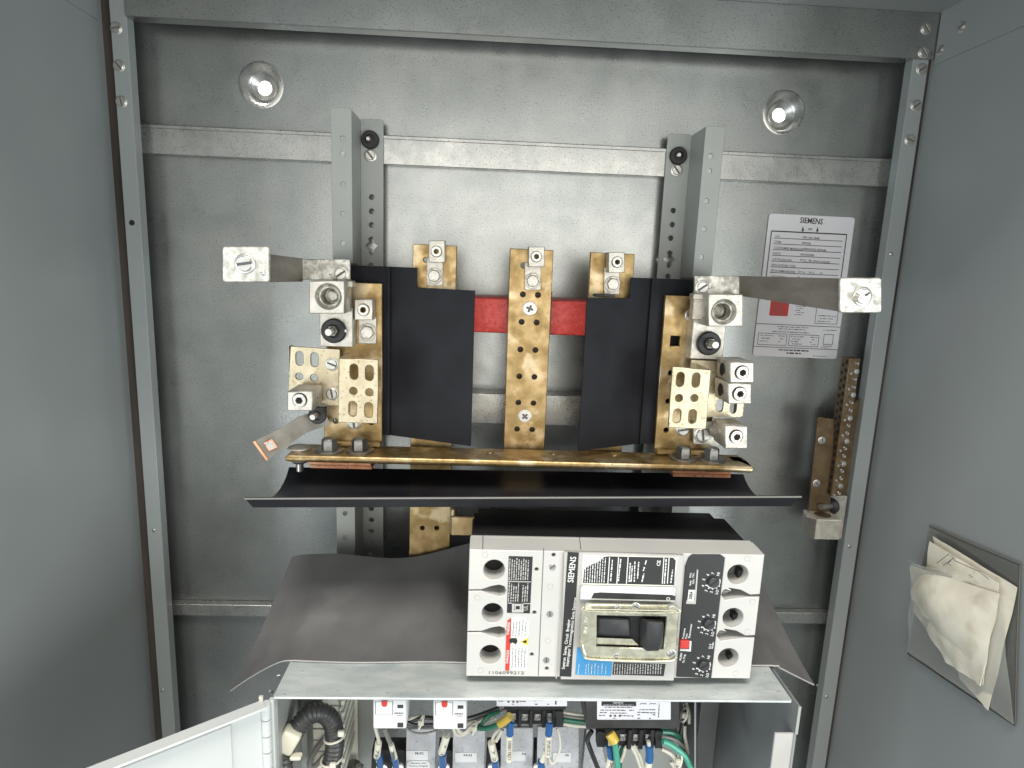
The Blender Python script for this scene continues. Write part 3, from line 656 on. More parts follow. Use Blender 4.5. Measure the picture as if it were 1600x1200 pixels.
# ================================================================== LOWER BOX, GREY FIBRE SHEET
HF = .283; ZS = (P(430, 1087, HF).z + P(1237, 1094, HF).z) / 2
BX0, BX1 = P(427, 1088, HF).x, P(1247, 1100, HF).x
BXs = P(1237, 1094, HF).x
box = thing('control_box', 'galvanised lower control box with white hinged door swung open, full of wiring', 'box', ((BX0 + BX1) / 2, -.15, -.62))
BD = .060; ZBB = -.70
me = flat([(BX0, -HF), (BXs, -HF), (BX1 - .004, -BD), (BX0, -BD)], (), .0016, .0004); me.transform(Matrix.Translation((0, 0, ZS - .0008))); obj('lid', me, 'shelf', box)
MB().box(BX0 + .001, BXs - .001, -HF - .0022, -HF + .0002, ZS - .0018, ZS + .0002, .0006).build('lid_edge', 'shelf', box)
MB().box(BX0, BX0 + .002, -HF + .004, -BD, ZBB, ZS - .0024).build('side_panel', 'boxin', box)
sp = MB().box(BX1 - .002, BX1, -HF - .004, -BD, ZBB, ZS - .003).build('side_panel', 'boxdark', box)
MB().box(BX1 - .0022, BX1 + .0004, -HF - .0055, -HF - .0045, P(1243, 1141, HF).z, ZS - .003).build('cut_edge', 'boxin', box)
za = P(1243, 1143, HF).z
MB().box(P(1209, 1145, HF).x, P(1240, 1145, HF).x, -HF - .003, -HF - .0005, ZBB, za, .0004).build('return_flange', 'plastic2', box)
MB().box(BX0 + .003, BX1 - .003, -BD - .002, -BD, ZBB, ZS - .003).build('rear_panel', 'galv', box)
hull('divider', [P(1085, 1096, HF - .02), P(1085, 1200, HF - .02), P(1088, 1096, .10), P(1088, 1240, .10), P(1087, 1096, HF - .02), P(1087, 1200, HF - .02), P(1090, 1096, .10), P(1090, 1240, .10)], 'boxdark', box)
MB().box(P(1090, 1150, .12).x, BX1 - .003, -.12, -.118, ZBB, ZS - .003).build('rear_panel', 'boxdark', box)
MB().box(P(545, 1150, .14).x, P(600, 1150, .14).x, -.14, -.138, ZBB, ZS - .004).build('sub_plate', 'boxin', box)
# hinge and door
hx, hy = P(418, 1100, HF).x, -HF - .004
for k in range(7):
    z1 = ZS - .004 - k * .0165
    MB().lathe([(0, 0), (.0042, 0), (.0042, .0155), (0, .0155)], 16, Matrix.Translation((hx, hy, z1)) @ Matrix.Rotation(R(90), 4, 'X')).build('hinge_knuckle', 'door', box)
MB().box(P(420, 1100, HF).x, P(428, 1100, HF).x, -HF - .0012, -HF + .004, ZBB, ZS - .004, .0003).build('hinge_leaf', 'door', box)
dA, dB = PZp(414, 1094, ZS - .002), PZp(138, 1201, ZS - .002); dd = (dB - dA); dd.z = 0; L_ = dd.length; dd.normalize(); nn = Vector((-dd.y, dd.x, 0))
if nn.y > 0: nn = -nn                        # door face normal that looks at the camera
rotz = math.atan2(dd.y, dd.x)
DM = Matrix.Translation((dA.x - .002, dA.y, 0)) @ Matrix.Rotation(rotz, 4, 'Z')
dr = MB().box(0, .19, -.001, .001, ZBB, ZS - .002, .0004, mtx=DM).build('door', 'door', box)
sgn_ = 1 if (Matrix.Rotation(rotz, 3, 'Z') @ Vector((0, 1, 0))).y < 0 else -1
MB().box(.0, .19, 0, sgn_ * .012, ZS - .0042, ZS - .0018, .0005, mtx=DM).build('door_flange', 'door', dr)
MB().box(.028, .185, sgn_ * .0011, sgn_ * .0026, ZBB, ZS - .012, .0006, mtx=DM).build('door_pan', 'door', dr)
MB().box(P(409, 1096, HF).x - .001, P(413, 1096, HF).x, -HF - .004, -HF - .002, ZS - .014, ZS + .002).build('hinge_clip', 'tie', box)
for px, py in ((436, 1056), (424, 1080)): put('rivet', RIVET, box, px, py, .25, 4, 2.4 * mm)
# fibre sheet
fs = thing('fibre_sheet', 'dusty dark grey fibre sheet lying on the control box and drooping at both ends', 'insulator', (0, -.14, ZS))
XS = [P(457, 870, .11).x + k for k in (0, .008, .018, .028)] + [BX0 + k for k in (.002, .012, .03, .06, .09, .12, .15)] + [0, .05, .1, .15, .2, BX1 - .006, BX1 + .004, BX1 + .014, BX1 + .026, BX1 + .038]
XS = sorted(XS); rows = []
zt_ = ZS + .0012
tipL = P(362, 1076, .20); tipR = P(1262, 1058, .20)
rear = [(457, 870), (475, 866.5), (520, 865.5), (560, 868.5), (600, 873), (640, 873), (680, 864), (735, 848), (800, 840), (1175, 905), (1240, 935)]
rp = [P(a, b, .11) for a, b in rear]
def zrear(x):
    if x <= rp[0].x: return rp[0].z
    for p, q in zip(rp, rp[1:]):
        if p.x <= x <= q.x: return p.z + (q.z - p.z) * (x - p.x) / (q.x - p.x)
    return rp[-1].z
for j in range(17):
    v = j / 16; row = []
    for x in XS:
        h = .110 + v * (.2335 - .110) + .0012 * math.sin(x * 40) * v
        inb = max(0, min(1, (x + .035) / .02)) * max(0, min(1, (.262 - x) / .02))
        g = (1 - v) ** 1.7 * (1 - inb) + inb * max(0, 1 - v / .30) ** 2
        z = zt_ + (zrear(x) - zt_) * g + .0012 * math.sin(x * 55 + v * 5) * (1 - g) * (1 - inb) * (1 if x < BX0 else .0)
        X = x
        if x < BX0:
            k = (BX0 - x) / (BX0 - XS[0]); z += (tipL.z - zt_) * k ** 1.2 * v ** 1.1; X += (tipL.x - XS[0]) * k * v; h -= .030 * k * v
        if x > BX1 - .001:
            k = (x - BX1) / .038; z += (tipR.z - zt_) * k * v; X += (tipR.x - XS[-1]) * k * v; h -= .022 * k * v
        row.append(Vector((X, -h, z)))
    rows.append(row)
rows2 = []
for row in rows:                                    # finer across
    q = smooth(row, 3); rows2.append(q)
strip('sheet', rows2, .0011, 'fish', fs, None)
MB().tube([p + Vector((0, -.0004, .0001)) for p in rows2[-1]], .0007, 6, 1).build('frayed_edge', 'plastic2', fs)
MB().tube([r_[0] for r_ in rows2], .0006, 6, 1).build('frayed_edge', 'fish', fs)

# ================================================================== BREAKER
HBf = .265; HG = .233; HK = .178
bk = thing('circuit_breaker', 'light grey moulded case circuit breaker lying sideways with black base and trip dials', 'circuit breaker', P(960, 1060, .22))
c_tl, c_tr, c_bl, c_br = (733.5, 859), (1194, 867), (728.5, 1056), (1172.5, 1061)
xl, xr_ = (P(*c_tl, HBf).x + P(*c_bl, HBf).x) / 2, (P(*c_tr, HBf).x + P(*c_br, HBf).x) / 2
ztop, zbot = (P(*c_tl, HBf).z + P(*c_tr, HBf).z) / 2, (P(*c_bl, HBf).z + P(*c_br, HBf).z) / 2
MB().box(xl + .001, xr_ - .005, -HG + .0002, -HK, zbot + .002, ztop - .0005, .001).build('base', 'rubber', bk)
MB().box(xl + .006, xr_ - .010, -HK + .0001, -.150, zbot + .004, ztop - .006, .001).build('base_rear', 'rubber', bk)
# front cover with funnels and bores
def Pz(px, py): p = P(px, py, HBf); return (p.x, p.z)
def notch_l(y):                                     # slot from the left edge widening to a bulb
    return [Pz(700, y + .8), Pz(752, y + 1), Pz(763, y + 5), Pz(780, y + 9.5), Pz(788, y + 7), Pz(791, y + 1), Pz(788, y - 6), Pz(780, y - 8.5), Pz(768, y - 6.5), Pz(752, y - 1.2), Pz(700, y - 1.4)]
def notch_r(y, xo):
    return [Pz(1240, y - 1.5 + 3), Pz(1172 + xo, y - .5 + 2), Pz(1158 + xo, y - 6), Pz(1140 + xo, y - 9), Pz(1131 + xo, y - 6), Pz(1127 + xo, y + 2), Pz(1133 + xo, y + 10), Pz(1152 + xo, y + 7), Pz(1172 + xo, y + 5), Pz(1240, y + 6)]
out = [(xl, zbot), (xr_, zbot)]
nr2, nr1 = notch_r(992, -7), notch_r(928, 0)
def clipx(pts, x): return [(min(p[0], x), p[1]) for p in pts]
out += list(reversed(clipx(nr2, xr_))); out += list(reversed(clipx(nr1, xr_))); out += [(xr_, ztop), (xl, ztop)]
def clipl(pts, x): return [(max(p[0], x), p[1]) for p in pts]
nl1, nl2 = notch_l(922.5), notch_l(987.5)
out += list(reversed(clipl(nl1, xl))); out += list(reversed(clipl(nl2, xl)))
bores = [(772, 890.5), (769.5, 958), (766, 1023), (1153, 898), (1145.5, 965.5), (1138, 1028)]
kk = sc(HBf); hs = [circ(*Pz(a, b), 18.2 * kk, 32) for a, b in bores]
hs += [circ(*Pz(a, b), 3.6 * kk, 12) for a, b in ((838.5, 890), (835, 957.5), (831, 1023), (865, 867.5), (854.5, 1045))]
me = flat(out, hs, HBf - HG - .004, .0006); me.transform(Matrix.Translation((0, -(HBf - (HBf - HG - .004) / 2), 0)) @ FRONT); cover = obj('cover', me, 'plastic', bk)
for p_ in cover.data.polygons: p_.use_smooth = False
MB().box(xl + .0003, xr_ - .0005, -HG - .0039, -HG, zbot + .0003, ztop - .0003, .0005).build('cover_rear', 'plastic', bk)
# bores: dark discs at the bottom carry the shadow as colour
for i, (a, b) in enumerate(bores):
    p = P(a, b, HBf - .019); r_ = 18 * kk
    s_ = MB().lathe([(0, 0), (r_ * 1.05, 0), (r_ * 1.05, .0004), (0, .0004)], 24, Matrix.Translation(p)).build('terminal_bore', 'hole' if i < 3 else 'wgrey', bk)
    if i >= 3:
        MB().box(p.x - .004, p.x + .0002, p.y - .009, p.y - .0005, p.z - .004, p.z + .009, .0004).build('terminal_clip', 'rubber', s_)
        MB().box(p.x + .001, p.x + .008, p.y - .008, p.y - .0005, p.z + .0005, p.z + .009, .0004).build('terminal_clip', 'darksteel', s_)
for (a, b) in ((779, 921), (776, 985)):
    p = P(a, b, HG + .0042); MB().lathe([(0, .0008), (.0035, .0008), (.0035, 0)], 16, Matrix.Translation(p)).build('screw_recess', 'hole', bk)
for (a, b) in ((1134, 927), (1127, 991)): put('screw', SL[0], bk, a, b, HBf - .012, 8)
for a, b in ((1168, 872.5), (1176, 940), (1168, 986.5), (1149, 1052), (758, 866), (751, 1047), (859.5, 916), (856, 1001), (746, 933)):
    MB().lathe([(5.0 * kk, .0001), (4.9 * kk, .0004), (4.4 * kk, .0004), (4.3 * kk, .0001), (0, .0001)], 20, Matrix.Translation(P(a, b, HBf))).build('ejector_mark', 'plastic', bk)
# seams
def seam(a, b, w=1.3, h=HBf, nm='seam', mt='inkgrey'):
    p, q = P(*a, h), P(*b, h); d = (q - p).normalized(); n = Vector((-d.z, 0, d.x)) * w * sc(h) / 2
    hull(nm, [p + n, p - n, q + n, q - n] + [v + Vector((0, -.0002, 0)) for v in (p + n, p - n, q + n, q - n)], mt, bk)
seam((849.5, 856), (841, 1056)); 
hull('seam', [Vector((P(754, 850, HBf).x + s, y, z)) for s in (0, .0007) for y in (-HBf + .0006, -HG) for z in (ztop - .0001, ztop + .0002)], 'inkgrey', bk)
hull('seam', [Vector((P(908, 850, HBf).x + s + (y + HBf) * .1, y, z)) for s in (0, .0007) for y in (-HBf + .004, -HG) for z in (ztop - .0001, ztop + .0002)], 'inkgrey', bk)
for a, b in ((863, 885), (859, 958.5), (853.5, 1030.5)): put('screw', SL[random.randrange(5)], bk, a, b, HBf - .0008, 6)
# raised middle panel, split around the black name strip
HM = HBf + .004
pl('handle_panel', [(876, 1062), (1053, 1064), (1069, 868), (882, 863)], HM, .0045, 'plastic2', bk, (), .0006)
seam((880, 866), (869, 1060), 2.0, HBf + .0003, 'panel_edge', 'plastic2')
pl('name_strip', [(874.5, 1056.5), (892.5, 1057.5), (904.5, 863.5), (887, 862.5)], HM + .0004, .0004, 'ink', bk, bev=0)
HT = HM + .0008
vert = R(90) - R(3)
T('SIEMENS', 894.0, 890, HT, 10.5, 'white', bk, vert, 47, .35)
T('Sentron  Series  Circuit  Breaker', 884.5, 1007, HT, 5.6, 'white', bk, vert, 95, .2)
T('Interruptor Termomagnetico Serie Sentron', 892.5, 988, HT, 5.6, 'white', bk, vert, 130, .2)
# rating plate
pl('rating_plate', [(909, 913), (1052, 916), (1060, 870.5), (911, 867)], HM + .0005, .0006, 'cream', bk, bev=0)
pl('rating_plate_print', [(911, 911), (1053, 914.5), (1056, 876), (1052, 871.5), (952, 869.5), (944, 870), (935, 878), (918, 885), (913, 890)], HM + .0008, .0003, 'ink', bk, bev=0)
dashes('fine_print', [(914 + i * 3.7, 910, 915 + i * 3.9, max(870, 887 - i * 2.6)) for i in range(9)], HT + .0002, 'white', bk, th=1.5, seed=3)
for a in (951, 965, 980, 1036, 1044): 
    pl('rule', [(a - 2, 912), (a - .5, 912), (a + 2.2, 870.5), (a + .8, 870.5)], HT + .0002, .0001, 'white', bk, bev=0)
dashes('fine_print', [(954, 908, 957, 874), (966, 908, 970, 873), (983, 909, 985, 878), (986, 909, 988, 884), (991, 909, 992, 877), (996, 904, 998, 878), (1003, 909, 1006, 896), (1005, 892, 1007, 886), (1008, 882, 1010, 875), (1038, 912, 1041, 873), (1048, 911, 1051, 890)], HT + .0002, 'white', bk, th=2.2, seed=5)
text('CE', 8.5 * kk, P(1029.5, 880, HT + .0002), 'white', bk, vert, bold=.0002)
# white escutcheon and handle lock
pl('escutcheon', [(906, 937), (1054, 941), (1056, 921), (1052, 919), (912, 916), (908, 919)], HM + .003, .003, 'white', bk, bev=.0006)
pl('escutcheon_window', [(924, 935), (1055, 938), (1056, 932), (1050, 930), (938, 926), (928, 927)], HM + .0035, .0006, 'ink', bk, bev=0)
T('O', 1044, 936, HM + .0037, 6, 'white', bk, 0, 7, .3)
lk = pl('lock_frame', [(906, 1008), (910, 1022), (925, 1030), (1046, 1033), (1056, 1028), (1062, 950), (1056, 946), (930, 944), (914, 946), (910, 952)], HM + .010, .0025, 'lockplate', bk, [('p', [(932, 1011), (1037, 1015), (1041, 964), (933, 962)], 0)], .0008, rad=.002)
hull('lock_roof', [P(914, 944, HM + .0042), P(1058, 947, HM + .0042), P(914, 941, HM + .0045), P(1058, 944, HM + .0045), P(913, 952, HM + .016), P(1059, 955, HM + .016), P(914, 954, HM + .0105), P(1058, 957, HM + .0105)], 'lockplate', lk, .0006)
MB().tube([P(912, 948, HM + .0160), P(920, 955, HM + .0165), P(1050, 958, HM + .0165), P(1060, 951, HM + .0160)], .0011, 8, 4).build('lock_rim', 'lockplate', lk)
MB().tube([P(909, 1006, HM + .0115), P(914, 1022, HM + .0115), P(926, 1030, HM + .0115), P(1040, 1033, HM + .0115), P(1057, 1026, HM + .0115)], .0012, 8, 4).build('lock_rim', 'lockplate', lk)
for a, b, r_, k in ((965, 949, 5, 0), (993, 947, 7, 4), (1050, 950, 5, 2), (963, 1024, 5, 2), (1049, 1021, 8, 0)):
    put('rivet', SL[k], lk, a, b, HM + (.0140 if b < 960 else .0102), r_ * .8)
for a, b, s_ in ((913, 985, 'IN'), (914, 968, 'IV')): T(s_, a + 2, b, HM + .0102, 6, 'white', lk, vert, 11, .1)
MB().lathe([(0, 0), (3.2 * kk, 0), (3.2 * kk, .0005), (0, .0005)], 14, Matrix.Translation(P(1054, 990, HM + .0001))).build('pin_hole', 'hole', bk)
# toggle behind the frame
pl('toggle_well', [(931, 1013), (1038, 1016), (1041, 963), (932, 961)], HM + .0012, .001, 'ink', bk, bev=0)
tg = hull('toggle', [P(933, 963, HM + .0015), P(985, 965, HM + .0015), P(933, 994, HM + .0015), P(987, 997, HM + .0015), P(935, 966, HM + .005), P(982, 968, HM + .005), P(935, 990, HM + .005), P(984, 993, HM + .005)], 'toggle', bk, .0008)
hull('toggle_lever', [P(1000, 966, HM + .004), P(1036, 968, HM + .004), P(999, 1008, HM + .004), P(1036, 1012, HM + .004), P(1012, 972, HM + .019), P(1037, 973, HM + .019), P(1009, 1018, HM + .019), P(1030, 1017, HM + .019)], 'toggle', tg, .0012)
T('O', 961, 973, HM + .0052, 6, 'inkgrey', tg, 0, 7, .2); T('I', 962, 966, HM + .0052, 3, 'inkgrey', tg, R(90))
hull('latch_bar', [P(932, 1000, HM + .002), P(992, 1002, HM + .002), P(932, 996, HM + .006), P(988, 998, HM + .006), P(932, 1007, HM + .006), P(999, 1009, HM + .006)], 'lockplate', lk, .0004)
# blue label and fine black label
pl('blue_label', [(899, 1054), (955, 1056), (957, 1034), (930, 1033), (912, 1027), (906, 1012), (902, 1012)], HM + .0005, .0003, 'blue', bk, bev=0)
dashes('fine_print', [(903, 1053, 905, 1037), (915, 1053, 916, 1038), (919, 1053, 920, 1034), (924, 1053, 925, 1037), (929, 1053, 930, 1036), (934, 1053, 935, 1040), (940, 1053, 941, 1036), (946, 1053, 947, 1040)], HM + .0007, 'cream', bk, th=1.0, seed=8)
pl('fine_print_plate', [(957, 1054), (1037, 1056.5), (1040, 1038), (959, 1035)], HM + .0005, .0003, 'ink', bk, bev=0)
dashes('fine_print', [(960 + i * 4, 1053, 961 + i * 4, 1037) for i in range(19)], HM + .0007, 'plastic2', bk, th=2.0, seed=9)
# trip unit
tp = pl('trip_unit', [(1057, 1058), (1111.5, 1060), (1133, 872), (1126, 867), (1082, 866.5), (1076, 872), (1071, 885)], HBf + .0016, .0016, 'ink', bk, bev=.0004)
HTP = HBf + .0017
for cx_, cy_ in ((1114.5, 909), (1107.5, 974.5), (1099.5, 1039)):
    c_ = P(cx_, cy_, HTP); r_ = 9.5 * kk
    d_ = MB().lathe([(0, 0), (r_, 0), (r_, .0022), (r_ * .9, .0028), (0, .0028)], 28, Matrix.Translation(c_)).build('dial', 'toggle', tp)
    MB().box(-r_ * .92, r_ * .92, -.0034, -.0028, -.0006, .0006, mtx=Matrix.Translation(c_) @ Matrix.Rotation(R(-38), 4, 'Y')).build('dial_slot', 'ink', d_)
    ar = [(r_ * 1.15 * math.cos(a), r_ * 1.15 * math.sin(a)) for a in [R(-150 + i * 11) for i in range(17)]] + [(r_ * 1.33 * math.cos(a), r_ * 1.33 * math.sin(a)) for a in [R(-150 + i * 11) for i in reversed(range(17))]]
    me = flat(ar, (), .0001); me.transform(Matrix.Translation(c_) @ FRONT); obj('dial_arc', me, 'white', tp)
    for s_, dx, dy in (('HI', 8, -12), ('7', -.5, -13), ('6', -8.5, -11), ('5', -14.5, -3.5), ('4', -16, 6.5), ('3', -11, 14), ('2', -3, 16), ('LO', 6, 16)):
        T(s_, cx_ + dx, cy_ + dy, HTP + .0001, 5.0, 'white', tp, R(78) if len(s_) > 1 else R(70), None, .18)
    for a in (-150, -120, -90, -60, -35):
        p_ = c_ + Vector((math.cos(R(a)) * r_ * 1.45, 0, math.sin(R(a)) * r_ * 1.45)); MB().lathe([(0, .0001), (.0007, .0001), (.0007, 0)], 8, Matrix.Translation(p_)).build('dial_tick', 'white', tp)
pl('rating_window', [(1072, 943.5), (1087, 944), (1091, 890.5), (1089, 890), (1085, 939), (1072.5, 938.5)], HTP + .0002, .0003, 'plastic2', tp, bev=0)
pl('rating_card', [(1074, 939), (1084, 939.5), (1086, 922), (1076, 921.5)], HTP + .0004, .0002, 'white', tp, bev=0)
T('200A', 1079.8, 930.5, HTP + .0006, 6.2, 'ink', tp, vert, 15, .25)
for px, py, s_ in ((1079, 911, 'FRAME'), (1083.5, 909, '225A'), (1079, 899, 'MAX'), (1083.5, 899, '75C')): T(s_, px, py, HTP + .0001, 3.0, 'white', tp, vert, 9, .1)
pl('button_frame', [(1062.5, 1017), (1079.5, 1018), (1080.5, 1002), (1077.5, 1002), (1077, 1014.5), (1063, 1014)], HTP + .0006, .0006, 'white', tp, bev=0)
bb, be = P(1063.5, 1001.5, HTP + .003), P(1076.5, 1014, HTP + .003); MB().box(bb.x, be.x, bb.y, -HTP, be.z, bb.z, .0005).build('trip_button', 'redp', tp)
for px, py, s_, w_ in ((1068.5, 990, 'Presione', 20), (1072.5, 994, 'Para', 10), (1078.5, 986, 'Desconectar', 27), (1064, 1026, 'PUSH', 14), (1069, 1029, 'To Trip', 17), (1109.5, 1010, 'O,2', 10), (1113.5, 1008, 'Inst.', 13)): T(s_, px, py, HTP + .0001, 3.6, 'white', tp, vert, w_, .15)
# left data label, warning label, serial number
pl('data_label', [(792, 957.5), (828, 958.5), (832.5, 870), (795, 869)], HBf + .0003, .0003, 'ink', bk, bev=0)
dashes('fine_print', [(795.5 + i * 3.6, 906, 797 + i * 3.6, 872 + (i % 3) * 1.5) for i in range(9)] + [(794.5 + i * 3.6, 940, 796 + i * 3.6, 910 + (i % 4) * 2) for i in range(9) if i != 5], HBf + .0005, 'plastic2', bk, th=1.9, seed=12)
for y_ in (908, 942): pl('rule', [(794, y_ + 1), (829, y_ + 2), (829, y_ + .6), (794, y_ - .4)], HBf + .0005, .0001, 'plastic2', bk, bev=0)
for a, b, c_, d_ in ((800, 942, 818, 957), (804, 945, 814, 954)): pl('diagram', [(a, d_), (c_, d_), (c_, b), (a, b)], HBf + .0005 + (a - 800) * .00001, .0001, 'plastic2', bk, [('r', (a + c_) / 2, (b + d_) / 2, (c_ - a) * .7, (d_ - b) * .7)], bev=0)
T('UL', 822, 950, HBf + .0005, 7, 'plastic2', bk, vert, 9, .2)
wl = pl('warning_label', [(789.5, 1047), (823, 1047.5), (826.5, 972), (821, 966), (811, 963), (800, 965.5), (792.5, 971)], HBf + .0005, .0005, 'white', bk, bev=0)
pl('red_band', [(789.5, 1048), (796, 1048), (798, 996), (799, 965.5), (793, 970), (791, 990)], HBf + .0007, .0002, 'redp', wl, bev=0)
T('WARNING', 794.6, 982, HBf + .0009, 4.5, 'white', wl, vert, 24, .1); T('DANGER', 793.2, 1026, HBf + .0009, 4.5, 'white', wl, vert, 26, .1)
dashes('fine_print', [(801 + i * 4.8, 994, 803 + i * 4.8, 968 + abs(i - 2)) for i in range(5)] + [(800 + i * 4.8, 1043, 801.5 + i * 4.8, 1012) for i in range(5)], HBf + .0007, 'inkgrey', wl, th=1.3, seed=14)
pl('hand_symbol', [(797, 1006), (801, 1004), (806, 1007), (809, 1002), (807, 997), (799, 997), (795, 1000)], HBf + .0007, .0001, 'ink', wl, bev=0)
pl('hazard_triangle', [(824.5, 1009), (825.5, 996), (811.5, 1003)], HBf + .0007, .0001, 'yellow', wl, bev=0)
pl('hazard_bolt', [(822.5, 1005), (823, 1000), (817, 1002), (817, 1004)], HBf + .0009, .0001, 'ink', wl, bev=0)
T('1106099212', 790.5, 1051.5, HBf + .0002, 5.8, 'inkgrey', bk, 0, 61, .05)
# brass connector tab at the upper left of the breaker
ct = MB(); a, b = P(705, 800, .190), P(735, 836, .190)
ct.box(a.x, b.x + .004, -.192, -.188, P(720, 836, .19).z, P(720, 806, .19).z, .001).box(a.x - .001, a.x + .004, -.190, -.150, P(720, 836, .19).z, P(720, 795, .19).z, .0015)
ct.build('line_terminal', 'brass', bk)

# ================================================================== WHITE STICKER ON THE BACK PANEL
HS = .0016
sk = thing('rating_sticker', 'white printed sticker with red stop box on the back panel, behind the long bracket', 'sticker', P(1242, 560, 0))
pl('sticker_sheet', [(1176, 555.5), (1306.5, 561), (1336, 340), (1202, 333.5)], HS, .0004, 'sticker', sk, (), 0, rad=.004)
HS1 = HS + .0002
def SKc(u, v):                                # sticker coordinates 0..1 -> picture
    tl, tr, br2, bl2 = (1202, 333.5), (1336, 340), (1306.5, 561), (1176, 555.5)
    x = (1 - v) * ((1 - u) * tl[0] + u * tr[0]) + v * ((1 - u) * bl2[0] + u * br2[0]); y = (1 - v) * ((1 - u) * tl[1] + u * tr[1]) + v * ((1 - u) * bl2[1] + u * br2[1]); return x, y
def ln(u0, v0, u1, v1, w=1.1, mt='ink'):
    a, b = P(*SKc(u0, v0), HS1), P(*SKc(u1, v1), HS1); d = (b - a).normalized(); n = Vector((-d.z, 0, d.x)) * w * sc(0) / 2
    lnm.box(0, 0, 0, 0, 0, 0) if False else None
    bm = lnm.bm; vs = [bm.verts.new(q + Vector((0, -.0001, 0))) for q in (a - n, b - n, b + n, a + n)]; bm.faces.new(vs)
lnm = MB()
ln(.05, .122, .93, .122, 1.8); ln(.05, .122, .05, .50, 1.4); ln(.93, .122, .93, .50, 1.4)
for k, v in enumerate([.170 + .0405 * i for i in range(8)]): ln(.09, v, .89, v, .9)
ln(0, .775, 1, .775, .9); ln(0, .935, 1, .935, .9)
for (a, b, c_, d_) in ((.04, .84, .38, .92), (.41, .84, .76, .92), (.69, .62, .95, .755), (.82, .83, .93, .90)):
    ln(a, b, c_, b, .8); ln(a, d_, c_, d_, .8); ln(a, b, a, d_, .8); ln(c_, b, c_, d_, .8)
ln(.41, .092, .41, .125, .9); ln(.58, .092, .58, .125, .9)
lnm.build('ruled_lines', 'ink', sk)
for u in (.41, .58):
    x, y = SKc(u, .092); pl('arrow_head', [(x - 2, y + 4), (x + 2, y + 4), (x + .3, y - 3)], HS1 + .0001, .0001, 'ink', sk, (), 0)
def TS(s, u, v, hp, w=None, bold=.1, al='CENTER', mt='ink'):
    x, y = SKc(u, v); return text(s, hp * sc(0) * 1.38, P(x, y, HS1 + .0001), mt, sk, R(-2), w=w * sc(0) if w else None, bold=bold * sc(0), align=al)
TS('SIEMENS', .50, .040, 8.6, 36, .35); TS('TOP', .495, .098, 3.2, 7); 
for i, (a, b) in enumerate((('S.O.', '300 106 9848'), ('ITEM', '000200'), ('CUSTOMER MARKING', '1-BREAKER REPAIR'), ('DATE', '09/29/2009'), ('CATALOG NO.', 'TYCL_PB_ENCLOSURE'), ('ENCLOSURE TYPE', ''), ('BOX DIMENSIONS', 'D= x     W x       H'), ('LOCATION', 'N'))):
    v = .156 + i * .0405
    TS(a, .10, v, 3.4, None, .02, 'LEFT', 'inkgrey')
    if b: TS(b, .42, v, 3.5, None, .04, 'LEFT', 'inkgrey')
rb_ = [SKc(.14, .58), SKc(.36, .58), SKc(.36, .715), SKc(.14, .715)]
pl('red_box', [(x, y) for x, y in reversed(rb_)], HS1 + .0002, .0002, 'redp', sk, (), 0, rad=.002)
def drows(u0, u1, vs_): return [(*SKc(u0 + (i % 2) * .02, v), *SKc(u1 - (i % 3) * .03, v)) for i, v in enumerate(vs_)]
dashes('fine_print', drows(.17, .33, (.63, .65, .668, .686, .704)), HS1 + .0004, 'inkgrey', sk, th=1.5, seed=20)
dashes('fine_print', drows(.44, .56, (.64, .655, .67, .685, .70)) + drows(.72, .93, (.70, .72, .74)) + drows(.25, .62, (.79, .805)) + drows(.20, .64, (.825,)) + drows(.06, .22, (.855, .875, .895)) + drows(.28, .37, (.855, .875, .895)) + drows(.43, .58, (.855, .872, .889, .906)) + drows(.66, .74, (.855, .872, .889, .906)) + drows(.80, .96, (.80, .912, .925)) + drows(.72, .88, (.985,)), HS1, 'inkgrey', sk, th=1.2, seed=21)
dashes('fine_print', drows(.30, .66, (.952,)) + drows(.40, .57, (.972,)), HS1, 'ink', sk, th=2.2, seed=22)

# ================================================================== NEUTRAL BAR ON THE RIGHT
nb = thing('neutral_bar', 'brown neutral bar with rows of wire holes and screws, by the right post', 'terminal bar', P(1300, 800, .02))
pl('bracket_plate', [(1262, 806), (1297, 808), (1304, 656), (1281, 652), (1266.5, 652)][:3] + [(1306, 655), (1279, 652)], .050, .003, 'bronze', nb, (), .0005)
pl('base_plate', [(1296, 810), (1322, 812), (1345, 620), (1309, 655)], .030, .003, 'bronze', nb, (), .0005)
HN = .060
for y_ in (690, 780): B('standoff_post', 1308, y_, 1318, y_ + 12, .0268, .0002, 'bronze', nb)
a, b = P(1336, 560, HN), P(1311, 775, HN)
xs0, xs1, zN1, zN0 = P(1328, 560, HN).x, P(1345, 560, HN).x, a.z, b.z
barN = MB().box(xs0, xs1, -HN, -HN + .018, zN0, zN1, .0006).build('bar', 'bronze', nb)
n_ = 18
hm = MB().lathe([(0, .0003), (2.2 * mm, .0003), (2.4 * mm, .00005)], 12).me('h', 'hole')  # wire holes are discs with the inner shade as colour
DOME = MB().lathe([(0, 0), (3.2 * mm, 0), (3.2 * mm, 1.5 * mm), (2.4 * mm, 2.8 * mm), (0, 3.2 * mm)], 16).me('screw', 'steel'); DOME2 = MB().lathe([(0, 0), (2.6 * mm, 0), (2.6 * mm, 1.2 * mm), (2 * mm, 1.8 * mm), (0, 1.0 * mm)], 14).me('screw', 'darksteel')
